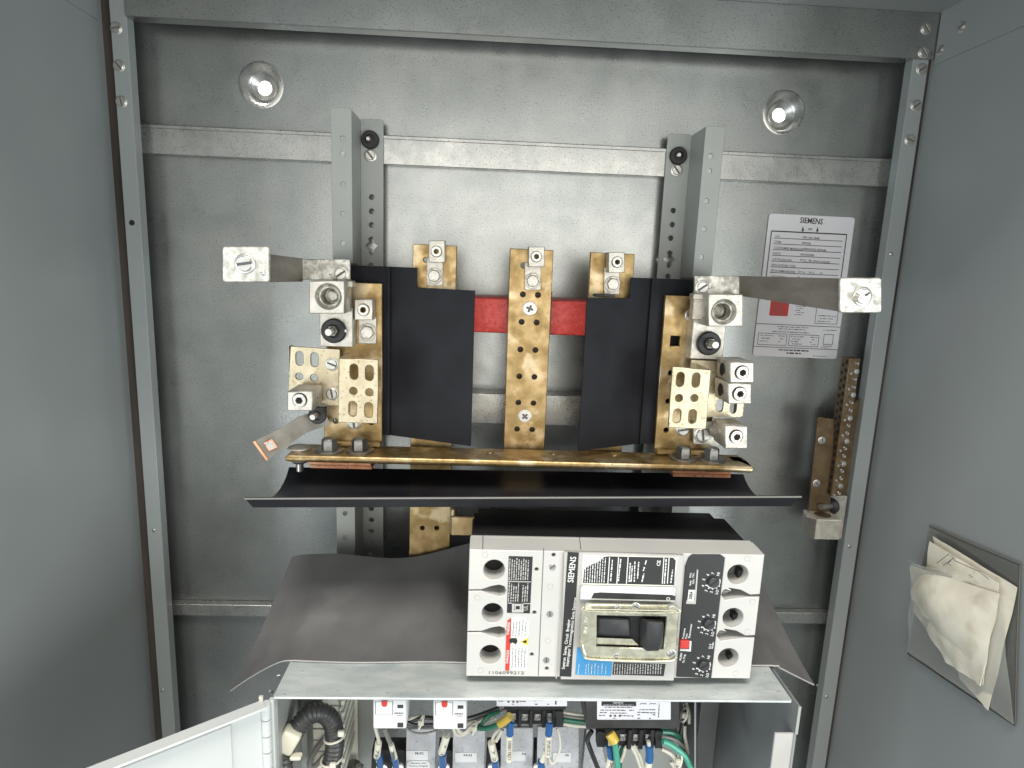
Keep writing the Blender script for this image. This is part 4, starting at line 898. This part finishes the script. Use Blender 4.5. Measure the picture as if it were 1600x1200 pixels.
for i in range(n_):
    z = zN1 - (i + .6) * (zN1 - zN0) / n_
    big = i % 3 == 1
    inst('screw', DOME if big else DOME2, nb, ((xs0 + xs1) / 2 + .002, -HN, z), (0, 0, 0), 1.25 if big else 1)
    inst('screw', DOME, nb, (xs0 + .0035, -HN, z - .003), (0, 0, 0), .6) if i % 2 else None
    inst('wire_hole', hm, nb, (xs0, -HN + .005, z), (0, 0, R(-90)), 1.15); inst('wire_hole', hm, nb, (xs0, -HN + .0125, z - .004), (0, 0, R(-90)), .95)
for i in range(7): inst('screw', DOME, nb, (xs0 - .006 + (i % 2) * .004, -.040, zN0 + .008 + i * .0095), (0, 0, 0), .8)
for px, py, k in ((1284, 688, 3), (1276, 755, 1)): put('screw', SL[k], nb, px, py, .0501, 5)
l_ = B('terminal_lug', 1276, 812, 1312, 844, .078, .045, 'zinc', nb, .001)
a = P(1276, 812, .078); b = P(1312, 844, .078)
hull('lug_shoulder', [(a.x, -.078, a.z), (a.x, -.045, a.z), (a.x - .004, -.060, a.z - .004), (a.x, -.078, b.z), (a.x, -.045, b.z)], 'zinc', l_)
MB().lathe([(.0065, .0002), (.0055, .001), (.0048, .001), (.0044, -.0001), (0, .0001)], 22, Matrix.Translation((a.x - .0002, -.0615, (a.z + b.z) / 2)) @ Matrix.Rotation(R(-90), 4, 'Z')).build('set_screw', 'steel', l_)
MB().lathe([(.010, .0002), (.0095, .0004), (0, .0004)], 24, Matrix.Translation(((a.x + b.x) / 2, -.0615, a.z)) @ Matrix.Rotation(R(-90), 4, 'X')).build('wire_bore', 'bronze', l_)
B('lug_back', 1290, 775, 1315, 842, .042, .036, 'zinc', l_)
MB().tube([P(1303, 790, .045), P(1282, 792, .058)], .0035, 12, 3).build('bolt', 'steel', l_); MB().lathe([(0, 0), (.011, 0), (.011, .003), (.007, .006), (0, .006)], 24, Matrix.Translation(P(1298, 790, .043)) @ Matrix.Rotation(R(-50), 4, 'Z')).build('insulating_washer', 'rubber', l_)

# ================================================================== DOCUMENT POUCH ON THE RIGHT SIDE PANEL
XP = XR - .003
def Q(px, py, off=0): return PXp(px, py, XP - off)
pch = thing('document_pouch', 'clear plastic pouch stuck on the right side panel, holding folded papers', 'pouch', Q(1585, 1135))
def sheet3(name, pts, mat, parent, th=.0005, n=10, bulge=0.0, wav=0.0, seed=0):
    """quad (4 corner points) subdivided, bulging away from the side panel"""
    a, b, c_, d_ = pts; rg = random.Random(seed); rows = []
    for j in range(n + 1):
        v = j / n; row = []
        for i in range(n + 1):
            u = i / n; p = a.lerp(b, u).lerp(d_.lerp(c_, u), v)
            p = p + Vector((-bulge * math.sin(PI * u) * math.sin(PI * min(1, v * 1.1)) - wav * (math.sin(u * 9 + v * 4 + seed) * math.sin(v * 7 - u * 3) + .5 * math.sin(u * 21 + v * 13)), 0, 0)); row.append(p)
        rows.append(row)
    return strip(name, rows, th, mat, parent, None)
c1, c2, c3, c4 = Q(1452, 822, .001), Q(1594, 883, .001), Q(1586, 1134, .001), Q(1418, 1021, .001)
sheet3('back_film', [c1, c2, c3, c4], 'film2', pch, .0003)
k1 = c1.lerp(c4, .28)
sheet3('front_film', [Q(1424, 880, .028), Q(1562, 925, .010), Q(1585, 1132, .004), Q(1419, 1018, .004)], 'film', pch, .0003, 14, .004, .0012, 3)
for e0, e1_ in ((c1, c2), (c2, c3), (c3, c4)): MB().tube([e0, e0.lerp(e1_, .5) + Vector((-.0008, 0, 0)), e1_], .0008, 6, 4).build('seam', 'filmed', pch)
MB().tube([Q(1420, 876, .026), Q(1440, 885, .030), Q(1500, 898, .02), Q(1562, 926, .008)], .0006, 6, 4).build('front_edge', 'film', pch)
pp = thing('folded_papers', 'yellowed folded papers tucked in the clear pouch on the right', 'papers', Q(1530, 1100, .004))
sheet3('sheet', [Q(1458, 838, .010), Q(1590, 918, .004), Q(1545, 1110, .004), Q(1500, 1060, .004)], 'paper', pp, .0006, 10, .006, .0006, 5)
sheet3('sheet', [Q(1453, 846, .016), Q(1562, 912, .012), Q(1536, 1070, .010), Q(1440, 950, .010)], 'paper', pp, .0006, 12, .006, .0006, 2)
sheet3('sheet', [Q(1423, 884, .024), Q(1563, 928, .014), Q(1533, 1072, .012), Q(1428, 955, .014)], 'paper', pp, .0008, 18, .012, .0011, 9)
sheet3('sheet', [Q(1428, 955, .0142), Q(1560, 935, .0135), Q(1534, 1072, .012), Q(1480, 1035, .010)], 'paper', pp, .0008, 12, .006, .0012, 4)
def stroke(pts, w=.0004): MB().tube([Q(a, b, .0265) for a, b in pts], w, 4, 0).build('drawn_line', 'inkgrey', pp)
for s_ in (((1464, 880), (1482, 866), (1490, 871), (1480, 882)), ((1490, 871), (1492, 876), (1530, 893), (1545, 905)), ((1474, 883), (1489, 873)), ((1482, 881), (1486, 884)), ((1514, 898), (1520, 902))): stroke(s_)

# ================================================================== INSIDE THE LOWER BOX
hD = .215
dct = thing('wiring_duct', 'cream slotted wiring duct at the left of the control box', 'wiring duct', P(510, 1240, .15))
a, b = P(488, 1094, hD), P(538, 1094, hD); zt2 = ZS - .006
MB().box(a.x, b.x, -.150, -.148, ZBB, zt2).build('duct_base', 'duct', dct)
MB().box(a.x, b.x - .004, -hD, -hD + .0015, zt2 - .028, zt2, .0003).build('duct_cover', 'duct', dct)
for k in range(9):
    z1 = zt2 - .030 - k * .0135
    MB().box(a.x, b.x - .006, -hD, -hD + .0015, z1 - .0115, z1, .0004).build('duct_finger', 'duct', dct)
    MB().box(b.x - .0045, b.x - .003, -hD - .002, -.150, z1 - .0095, z1, .0003).build('duct_finger', 'duct', dct)
    MB().box(b.x - .003, b.x + .0005, -hD - .004, -hD - .0005, z1 - .009, z1 - .004, .0006).build('duct_finger', 'duct', dct)
MB().box(P(474, 1150, .2).x, P(484, 1150, .2).x, -.21, -.195, ZBB, ZS - .03).build('duct_side', 'boxin', dct)
cd = thing('flexible_conduit', 'black ribbed conduit arching over beside the hinge, held by a cream clamp', 'conduit', P(510, 1200, .25))
def corr(amp, per): return lambda i, n: .0088 * (1 + amp * math.sin(i * 2 * PI / per))
path = [P(x, y, h) for x, y, h in ((442, 1215, .262), (443, 1180, .262), (450, 1160, .26), (465, 1137, .255), (482, 1117, .25), (500, 1113, .245), (515, 1122, .242), (522, 1140, .24), (523, 1165, .24), (519, 1190, .24), (516, 1215, .24))]
MB().tube(path, .0088, 16, 22, corr(.07, 6)).build('ribbed_tube', 'conduit', cd)
MB().tube([P(x, y, .225) for x, y in ((484, 1125), (486, 1108), (492, 1092), (497, 1080))], .0078, 12, 5).build('cable_sheath', 'wgrey', cd)
cl = Matrix.Translation(P(452, 1154, .262)) @ Matrix.Rotation(R(28), 4, 'Y')
MB().box(-.0088, .0088, -.0085, .006, -.0115, .0115, .003, 3, mtx=cl).box(.002, .0125, -.010, -.002, -.0165, -.0125, .0012, 1, mtx=cl @ Matrix.Rotation(R(-30), 4, 'Y')).build('clamp', 'clamp', cd)
for (x, y, xx, yy) in ((523, 1150, 533, 1146), (518, 1186, 520, 1196)):
    c_ = P(x, y, .24); pts = [c_ + Vector((.0102 * math.cos(a_), .0102 * math.sin(a_), .002 * math.cos(a_))) for a_ in [2 * PI * k / 16 for k in range(17)]]
    MB().tube(pts, .0012, 6, 1).build('cable_tie', 'tie', cd); p_ = P(xx, yy, .252); MB().box(p_.x - .003, p_.x + .003, p_.y - .002, p_.y + .002, p_.z - .003, p_.z + .003, .0008).build('tie_head', 'tie', cd)
MB().tube([P(x, y, .222) for x, y in ((510, 1150), (498, 1165), (486, 1185), (484, 1196), (492, 1197), (505, 1183), (520, 1172))], .0028, 10, 6).build('grey_lead', 'wgrey', cd)

def relay(x0, y0, x1, y1, label, patch):
    hf = .281; t = thing('relay', label, 'relay', P(x0, y1, hf), 'white relays with red flags')
    pl('housing', [(x0, y1), (x1, y1), (x1, y0), (x0, y0)], hf, .030, 'relay', t, (), .0008, rad=.002)
    pl('flap', [(x0 + 4, y0 + 23), (x0 + 30, y0 + 23), (x0 + 30, y0 + 3), (x0 + 4, y0 + 3)], hf + .0008, .0012, 'relay', t, (), .0003, rad=.001)
    for q_ in ([(x0 + 3.2, y0 + 23), (x0 + 4, y0 + 23), (x0 + 4, y0 + 2), (x0 + 3.2, y0 + 2)], [(x0 + 30, y0 + 23), (x0 + 30.8, y0 + 23), (x0 + 30.8, y0 + 2), (x0 + 30, y0 + 2)]): pl('flap_gap', q_, hf + .0003, .0003, 'inkgrey', t, bev=0)
    pl('red_flag', [(x0 + 13, y0 + 8), (x0 + 15, y0 + 11), (x0 + 20, y0 + 11), (x0 + 22, y0 + 8), (x0 + 22, y0 + 2), (x0 + 13, y0 + 2)], hf + .0012, .0006, 'redp', t, (), .0001)
    for yy in (8, 36): pl('window', [(x0 + 38, y0 + yy + 5 + (yy > 10) * 2), (x0 + 47, y0 + yy + 5 + (yy > 10) * 2), (x0 + 47, y0 + yy), (x0 + 38, y0 + yy)], hf + .0003, .0004, 'toggle', t, bev=0)
    T('SIEMENS', x0 + 40, y0 + 21, hf + .0001, 2.4, 'ink', t, 0, 15, .15); T('3TH20', x0 + 41, y0 + 24.5, hf + .0001, 1.9, 'inkgrey', t, 0, 9, .05)
    if patch: pl('blank_tag', [(x0 + 8, y0 + 41), (x0 + 27, y0 + 41), (x0 + 27, y0 + 33.5), (x0 + 8, y0 + 33.5)], hf + .0003, .0003, 'cream', t, bev=0)
    return t
relay(583, 1093.5, 635, 1139, 'white relay with red flag nearest the conduit, lower edge plain', False)
relay(677, 1094.5, 729, 1140, 'white relay with red flag and a small blank cream tag', True)
# speckled grey backing plates with fuse labels
def fuse(x0, x1, ytop, s, label, lx0, lx1, ly, roundlab=False):
    hf = .215; t = thing('fuse_block', label, 'fuse block', P((x0 + x1) / 2, 1230, .19), 'grey fuse blocks with white tags')
    pl('cover', [(x0 - 2, 1250), (x1 - 2, 1250), (x1, ytop), (x0, ytop)], hf, .004, 'greyp', t, (), .0006)
    lh = hf + .0006
    pl('tag', [(lx0, ly + 15), (lx1, ly + 15), (lx1, ly), (lx0, ly)], lh, .0005, 'relay', t, bev=0)
    T(s, (lx0 + lx1) / 2 + (3 if len(s) > 3 else 8), ly + 4.5, lh + .0001, 4.8, 'ink', t, 0, None, .1)
    if roundlab:
        pl('note', [(636, 1225), (672, 1225), (672, 1192), (668, 1189), (640, 1189), (636, 1192)], lh, .0005, 'relay', t, (), 0, rad=.003)
        T('Replace with', 654, 1192.5, lh + .0001, 2.6, 'inkgrey', t, 0, 27, .05); T('Factory Original', 654, 1197, lh + .0001, 2.6, 'inkgrey', t, 0, 33, .05)
    return t
fuse(635, 681, 1140, 'F8-P2', 'speckled grey fuse block tagged F8-P2 between the two relays', 635, 669, 1173, True)
fuse(708, 758, 1142, 'F9-P3', 'speckled grey fuse block tagged F9-P3 below the second relay', 711, 745, 1176)
fuse(783, 833, 1138, 'P4', 'speckled grey fuse block tagged P4 below the open terminal strip', 800, 821, 1174)
fuse(840, 905, 1136, 'P5', 'speckled grey fuse block tagged P5 right of the looped white wire', 864, 892, 1176)
for i, (x0, x1) in enumerate(((578, 633), (682, 707), (758, 786), (833, 852))):
    t = thing('fuse_holder', ('black fuse holder at the far left of the row', 'black fuse holder between the F8-P2 and F9-P3 blocks', 'black fuse holder between the F9-P3 and P4 blocks', 'black fuse holder between the P4 and P5 blocks')[i], 'fuse holder', P(x0, 1230, .20), 'black fuse holders')
    pl('body', [(x0, 1250), (x1, 1250), (x1, 1173), (x0 + 3, 1173)], .212, .02, 'rubber', t, (), .0006)
    for px in ((597, 622) if i == 0 else ((x0 + x1) / 2 + (-1 if i else 0),)):
        p_ = P(px, 1199, .222)
        MB().lathe([(0, 0), (.0062, 0), (.0062, .003), (.004, .0045), (0, .0048)], 18, Matrix.Translation(p_)).build('terminal_screw', 'steel', t)
# terminal transformers / strips
def wire(name, label, pts, r, mat, group=None, crimp=None, sleeve=None, cat='wire'):
    t = thing(name, label, cat, P(*pts[0]), group)
    v = [P(*p) for p in pts]
    MB().tube(v, r, 9, 6).build('core', mat, t)
    if sleeve: 
        MB().tube([P(*p) for p in sleeve[0]], sleeve[1], 10, 3).build('marker_sleeve', 'sleeve', t)
        if len(sleeve) > 2:
            a_, b_ = P(*sleeve[0][0]), P(*sleeve[0][-1]); mdl = (a_ + b_) / 2 + Vector((0, -sleeve[1] - .0002, 0)); d = b_ - a_
            text(sleeve[2], .0046, mdl, 'inkgrey', t, math.atan2(d.z, d.x), w=d.length * .75)
    if crimp: MB().tube([P(*p) for p in crimp[0]], crimp[1], 12, 3).build('crimp', crimp[2], t)
    return t
G = 'crimped wires down to the fuse holders'
wire('lead_wire', 'white wire from the first relay, left of its grey neighbour', [(586, 1136, .25), (590, 1150, .245), (593, 1165, .24), (590, 1190, .232)], .0017, 'wwhite', G, ([(592, 1180, .236), (594, 1190, .232), (594, 1198, .228)], .0034, 'bcrimp'), ([(591.5, 1160, .242), (589, 1182, .236)], .0034, '17B'))
wire('lead_wire', 'grey wire from the first relay with a blue crimp', [(600, 1137, .245), (606, 1152, .24), (612, 1168, .238), (617, 1190, .232)], .0024, 'wgrey', G, ([(615, 1182, .236), (618, 1190, .232), (619, 1198, .228)], .0034, 'bcrimp'), ([(611, 1163, .241), (617, 1184, .236)], .0028, '1'))
wire('lead_wire', 'short marked wire below the second relay with a blue crimp', [(690, 1137, .25), (697, 1150, .244), (694, 1178, .236), (692, 1196, .23)], .0017, 'wgrey', G, ([(692, 1177, .238), (691, 1186, .234), (692, 1196, .23)], .0042, 'bcrimp'), ([(698, 1149, .246), (690, 1176, .24)], .0038, '17 1'))
wire('lead_wire', 'pair of white wires dropping left of the yellow crimp', [(783, 1138, .245), (774, 1146, .243), (770, 1158, .24), (774, 1188, .235)], .0018, 'wwhite', G, ([(773, 1187, .237), (774, 1196, .233), (775, 1203, .23)], .0040, 'bcrimp'), ([(767.5, 1160, .242), (773, 1186, .238)], .0038, '17 2'))
wire('lead_wire', 'thin white companion wire joining the same marker left of the yellow crimp', [(785, 1140, .248), (780, 1150, .246), (775, 1158, .244)], .0018, 'wwhite', G)
def tstrip(label, body, holes, hood, lab, hz, screws, big=False):
    hf = hz; t = thing('control_transformer', label, 'transformer', P(body[0], 1180, hf), 'black transformers with screw terminals')
    if hood: pl('housing', [(hood[0], hood[3]), (hood[2], hood[3]), (hood[2], hood[1]), (hood[0], hood[1])], hf + .006, .060, 'conduit' if big else 'rubber', t, (), .001)
    pl('terminal_strip', [(body[0], body[3]), (body[2], body[3]), (body[2], body[1]), (body[0], body[1])], hf, .012, 'rubber', t, (), .0006)
    for x in holes: B('barrier_rib', x - 2.2, body[1] + 2, x + 2.2, body[3] + 6, hf + .006, hf - .002, 'rubber', t, .0008)
    for x, y in screws:
        p_ = P(x, y, hf + .0002); MB().box(p_.x - .0034, p_.x + .0034, p_.y - .0008, p_.y, p_.z - .0036, p_.z + .0036, .0003).build('clamp_plate', 'steel', t)
        inst('terminal_screw', SL[int(x) % 5], t, p_ + Vector((0, -.0009, 0)), (0, 0, 0), .52)
    l0, l1, l2, l3 = lab
    s_ = pl('nameplate', [(l0, l3), (l2, l3), (l2, l1), (l0, l1)], hf + .0068, .0006, 'sticker', t, (), 0, rad=.001)
    return t, s_, hf + .0070
t1, s1_, h1 = tstrip('small black transformer with white nameplate mostly hidden by the lid, left one', (792, 1108, 880, 1132), (812, 830, 850, 866), (788, 1080, 884, 1110), (776, 1070, 886, 1103.5), .238, [(801, 1119), (820, 1120), (840, 1120), (859, 1119)])
dashes('fine_print', [(779, 1096, 786, 1096), (812, 1096, 822, 1096), (834, 1095, 838, 1095), (839, 1093, 843, 1093), (850, 1093, 854, 1093), (861, 1094, 865, 1094), (800, 1100.5, 804, 1100.5), (836, 1100.5, 840, 1100.5), (855, 1100.5, 858, 1100.5)], h1, 'inkgrey', t1, th=1.8, seed=31)
for x in (794.5, 802, 808.5): MB().lathe([(2.2 * sc(.24), .0001), (1.5 * sc(.24), .0002), (0, .0001)], 12, Matrix.Translation(P(x, 1096.5, h1))).build('approval_mark', 'inkgrey', t1)
pl('print_bar', [(867.5, 1101), (869.5, 1101), (869.5, 1094), (867.5, 1094)], h1 + .0001, .0001, 'ink', t1, bev=0)
pl('end_lug', [(868, 1137), (880, 1137), (880, 1112), (868, 1112)], .246, .01, 'rubber', t1, (), .0006)
t2, s2_, h2 = tstrip('large dark transformer with full white nameplate, right one', (935, 1140, 1033, 1166), (965, 984, 1002, 1019), (916, 1080, 1062, 1139), (933, 1094, 1048, 1124.5), .246, [(973, 1152), (994, 1152), (1013, 1152)], True)
pl('title_bar', [(940, 1103), (994, 1103.5), (994, 1096.5), (940, 1096)], h2 + .0001, .0001, 'ink', t2, bev=0)
T('SIEMENS', 966, 1098.3, h2 + .0003, 2.6, 'white', t2, 0, 18, .1)
dashes('fine_print', [(943, 1101.5, 990, 1101.5)], h2 + .0003, 'sticker', t2, th=1.0, seed=40)
dashes('fine_print', [(945, 1105, 988, 1105.5), (938, 1109.5, 978, 1110), (983, 1110, 992, 1110), (937, 1113.5, 948, 1113.5), (953, 1114, 979, 1114.5), (936, 1118, 946, 1118), (970, 1118, 990, 1119), (999, 1109, 1024, 1109), (996, 1113, 1024, 1114), (996, 1117, 1000, 1117), (1020, 1117, 1024, 1117), (958, 1122.5, 962, 1122.5), (996, 1122.5, 1000, 1122.5), (1014, 1122.5, 1018, 1122.5)], h2, 'inkgrey', t2, th=1.7, seed=41)
dashes('fine_print', [(1029, 1121, 1030, 1099)], h2, 'ink', t2, th=1.8, seed=42)
for x0 in (1000, 1015): MB().tube([P(x0 + k * 1.3, 1101 - 2.2 * abs(math.sin(k * PI / 2.6)), h2) for k in range(9)], .0003, 4, 0).build('winding_symbol', 'inkgrey', t2)
for x in (954, 961, 968.5): MB().lathe([(2.3 * sc(.25), .0001), (1.5 * sc(.25), .0002), (0, .0001)], 12, Matrix.Translation(P(x, 1118.5, h2))).build('approval_mark', 'inkgrey', t2)
pl('end_lug', [(1024, 1170), (1035, 1170), (1035, 1144), (1024, 1144)], .252, .01, 'rubber', t2, (), .0006); pl('end_lug', [(933, 1168), (946, 1168), (946, 1145), (933, 1145)], .250, .01, 'rubber', t2, (), .0006)
pl('mounting_foot', [(905, 1250), (960, 1250), (935, 1140), (916, 1140)], .190, .01, 'greyp', t2, (), .0006); pl('mounting_foot', [(920, 1250), (1075, 1250), (1060, 1158), (935, 1158)], .175, .01, 'boxin', t2, (), .0006)
G2 = 'crimped wires on the transformer terminals'
wire('lead_wire', 'long marked cream wire hanging from the first terminal of the left transformer', [(801, 1126, .25), (798, 1140, .25), (796, 1165, .25), (795, 1188, .25)], .0020, 'wwhite', G2, ([(800, 1127, .251), (797, 1138, .251), (797, 1148, .251)], .0036, 'bcrimp'), ([(796, 1149, .251), (795, 1188, .251)], .0034, '1000178Z1'))
wire('lead_wire', 'marked cream wire hanging from the last terminal of the left transformer', [(859, 1126, .25), (857, 1140, .25), (856, 1165, .25), (853, 1188, .244), (848, 1200, .238)], .0020, 'wwhite', G2, ([(859, 1128, .251), (858, 1138, .251), (857, 1148, .251)], .0036, 'bcrimp'), ([(857, 1149, .251), (856, 1180, .251)], .0034, '1PU01Z12'))
wire('lead_wire', 'white wire looping back beside the P5 tag', [(856, 1178, .25), (861, 1192, .25), (868, 1189, .25), (875, 1170, .248), (874, 1150, .246), (870, 1138, .244)], .0012, 'wwhite', G2)
wire('lead_wire', 'slanted cream marker left of the looping wire with a blue crimp', [(856, 1168, .246), (850, 1180, .243), (846, 1192, .24), (846, 1204, .238)], .0018, 'wwhite', G2, ([(846, 1189, .242), (846, 1203, .24)], .0040, 'bcrimp'), ([(853, 1172, .246), (847, 1189, .243)], .0028))
wire('ground_wire', 'dark green wire bent back into the yellow crimp', [(794, 1122, .256), (782, 1130, .252), (765, 1137, .246), (750, 1138, .24), (752, 1132, .236), (765, 1118, .232), (780, 1112, .228)], .0024, 'wgreen', None, ([(797, 1119, .258), (789, 1126, .256), (781, 1131, .253)], .0040, 'ycrimp'))
wire('lead_wire', 'blue crimped wire on the first terminal of the right transformer', [(953, 1158, .256), (953, 1175, .256), (951, 1190, .256), (948, 1210, .256)], .0020, 'wwhite', G2, ([(952, 1165, .257), (955, 1185, .257)], .0034, 'bcrimp'), ([(955, 1185, .257), (949, 1206, .257)], .0036, 'X1'))
wire('ground_wire', 'bright green wire leaving the yellow crimp downwards', [(955, 1150, .262), (960, 1160, .264), (963, 1180, .264), (966, 1210, .264)], .0030, 'wgreen2', None, ([(953, 1146, .262), (957, 1153, .264), (960, 1159, .265)], .0052, 'ycrimp'))
wire('lead_wire', 'blue crimped wire on the last terminal of the right transformer', [(1013, 1158, .256), (1015, 1175, .256), (1013, 1205, .256)], .0020, 'wwhite', G2, ([(1014, 1166, .257), (1015, 1180, .257), (1014, 1189, .257)], .0040, 'bcrimp'), ([(1014, 1190, .257), (1012, 1208, .257)], .0034))
HW = 'loose wires tied into bundles'
bundle = [('white', 'wwhite', [(728, 1132, .235), (745, 1126, .232), (765, 1118, .228), (792, 1108, .222)], .0018, 'white wire running up behind the dark green loop'),
 ('white', 'wwhite', [(708, 1135, .245), (712, 1146, .243), (722, 1148, .240), (742, 1136, .236), (775, 1122, .23)], .0018, 'white wire hanging just below the second relay, outer of the pair'),
 ('white', 'wwhite', [(714, 1135, .245), (718, 1143, .243), (726, 1144, .240), (742, 1131, .236), (770, 1118, .23)], .0018, 'white wire hanging just below the second relay, inner of the pair'),
 ('white', 'wwhite', [(635, 1125, .23), (655, 1120, .228), (680, 1122, .226)], .0020, 'white wire passing between the two relays'),
 ('black', 'wblack', [(633, 1132, .232), (650, 1124, .23), (665, 1121, .23), (682, 1124, .228)], .0018, 'upper black wire between the two relays'),
 ('black', 'wblack', [(633, 1128, .234), (650, 1133, .232), (682, 1132, .23)], .0018, 'lower black wire between the two relays'),
 ('grey', 'wgrey', [(634, 1137, .236), (645, 1144, .234), (662, 1146, .234), (684, 1141, .234)], .0010, 'thin grey wire sagging between the two relays'),
 ('black', 'wblack', [(726, 1124, .236), (745, 1119, .232), (780, 1106, .226)], .0022, 'black wire rising towards the left transformer'),
 ('white', 'wwhite', [(880, 1113, .235), (900, 1116, .235), (918, 1118, .235)], .0016, 'uppermost white wire running between the transformers'),
 ('grey', 'wgrey', [(880, 1118, .236), (900, 1121, .236), (918, 1122, .236)], .0022, 'grey wire running between the transformers'),
 ('green', 'wgreen', [(880, 1124, .238), (900, 1127, .238), (918, 1129, .238)], .0024, 'dark green wire running between the transformers'),
 ('cream', 'wwhite', [(880, 1131, .240), (900, 1134, .240), (918, 1135, .240)], .0018, 'lowest cream wire running between the transformers'),
 ('green', 'wgreen', [(1034, 1143, .25), (1050, 1145, .248), (1062, 1152, .245), (1070, 1165, .24)], .0026, 'dark green wire curving right of the right transformer'),
 ('green', 'wgreen2', [(1036, 1158, .256), (1050, 1165, .256), (1070, 1182, .256), (1082, 1205, .256)], .0030, 'bright green wire curving down to the right corner of the wiring'),
 ('grey', 'wgrey', [(1034, 1151, .252), (1052, 1155, .250), (1066, 1165, .248), (1074, 1182, .246)], .0018, 'grey wire curving right between the two green wires'),
 ('white', 'wwhite', [(1034, 1170, .252), (1048, 1178, .254), (1058, 1190, .254)], .0020, 'white wire slanting down below the green wires'),
 ('white', 'wwhite', [(1048, 1190, .25), (1054, 1200, .25), (1056, 1212, .25)], .0020, 'short white wire end at the lowest tie'),
 ('white', 'wwhite', [(1072, 1098, .235), (1077, 1115, .24), (1077, 1130, .24)], .0016, 'short white wire above the upper right tie'),
 ('white', 'wwhite', [(1070, 1134, .242), (1070, 1150, .245), (1073, 1165, .245), (1075, 1178, .245)], .0018, 'vertical white wire down the right of the transformer'),
 ('grey', 'wgrey', [(1068, 1098, .235), (1067, 1115, .238), (1060, 1128, .240), (1058, 1143, .242)], .0018, 'grey wire bowing left from the upper right tie'),
 ('black', 'wblack', [(1072, 1110, .236), (1068, 1130, .24), (1064, 1150, .244), (1068, 1175, .248)], .0024, 'black wire down the right of the transformer'),
 ('green', 'wgreen', [(980, 1163, .24), (973, 1170, .244), (969, 1185, .246), (968, 1200, .246)], .0026, 'dark green wire under the second terminal'),
 ('grey', 'wwhite', [(986, 1165, .246), (978, 1167, .248), (974, 1180, .250), (970, 1190, .250)], .0016, 'pale wire curling beside the dark green wire under the terminals'),
 ('grey', 'duct', [(986, 1166, .246), (994, 1180, .248), (1003, 1205, .25)], .0018, 'beige wire slanting below the third terminal, left of the pair'),
 ('grey', 'duct', [(990, 1164, .246), (1000, 1180, .248), (1008, 1205, .25)], .0018, 'beige wire slanting below the third terminal, right of the pair'),
 ('black', 'wblack', [(925, 1142, .235), (918, 1155, .235), (924, 1175, .24), (936, 1205, .24)], .0024, 'black wire arching left of the right transformer strip')]
for nm, mt, pts, r_, lab in bundle: wire(nm + '_wire', lab, pts, r_, mt, HW)
for x, y, h, lab in ((741, 1137, .238, 'pale cable tie around the wires left of the green loop'), (1069, 1117, .244, 'pale cable tie at the upper right of the wiring'), (1060, 1190, .258, 'pale cable tie at the lower right of the wiring'), (658, 1128, .24, 'pale cable tie between the two relays')):
    t = thing('cable_tie', lab, 'cable tie', P(x, y, h), 'pale cable ties')
    p_ = P(x, y, h); MB().box(p_.x - .0028, p_.x + .0028, p_.y - .003, p_.y + .001, p_.z - .0028, p_.z + .0028, .0008).build('head', 'tie', t)
    MB().tube([p_ + Vector((.0065 * math.cos(a_) * .4, .006 * math.sin(a_), .0065 * math.cos(a_))) for a_ in [2 * PI * k / 12 for k in range(13)]], .0010, 6, 1).build('band', 'tie', t)
kb = thing('knurled_knob', 'small knurled steel knob low on the inner plate between duct and fuses', 'knob', P(552, 1200, .16))
MB().lathe([(0, 0), (.0095, 0), (.0095, .010), (.008, .012), (0, .012)], 14, Matrix.Translation(P(553, 1197, .160)), ).build('cap', 'darksteel', kb); MB().lathe([(0, 0), (.0055, 0), (.005, .006), (0, .007)], 16, Matrix.Translation(P(563, 1199, .172))).build('nut', 'steel', kb)
print('BX', BX0, BX1, 'tips', tipL, tipR, 'P checks', P(733, 858, .265), P(1194, 867, .265), 'ZS', ZS, 'breaker z', ztop, zbot, 'XL', XL, XR, 'ZT', ZT, 'pouch', [tuple(round(v, 3) for v in c) for c in (c1, c2, c3, c4)])
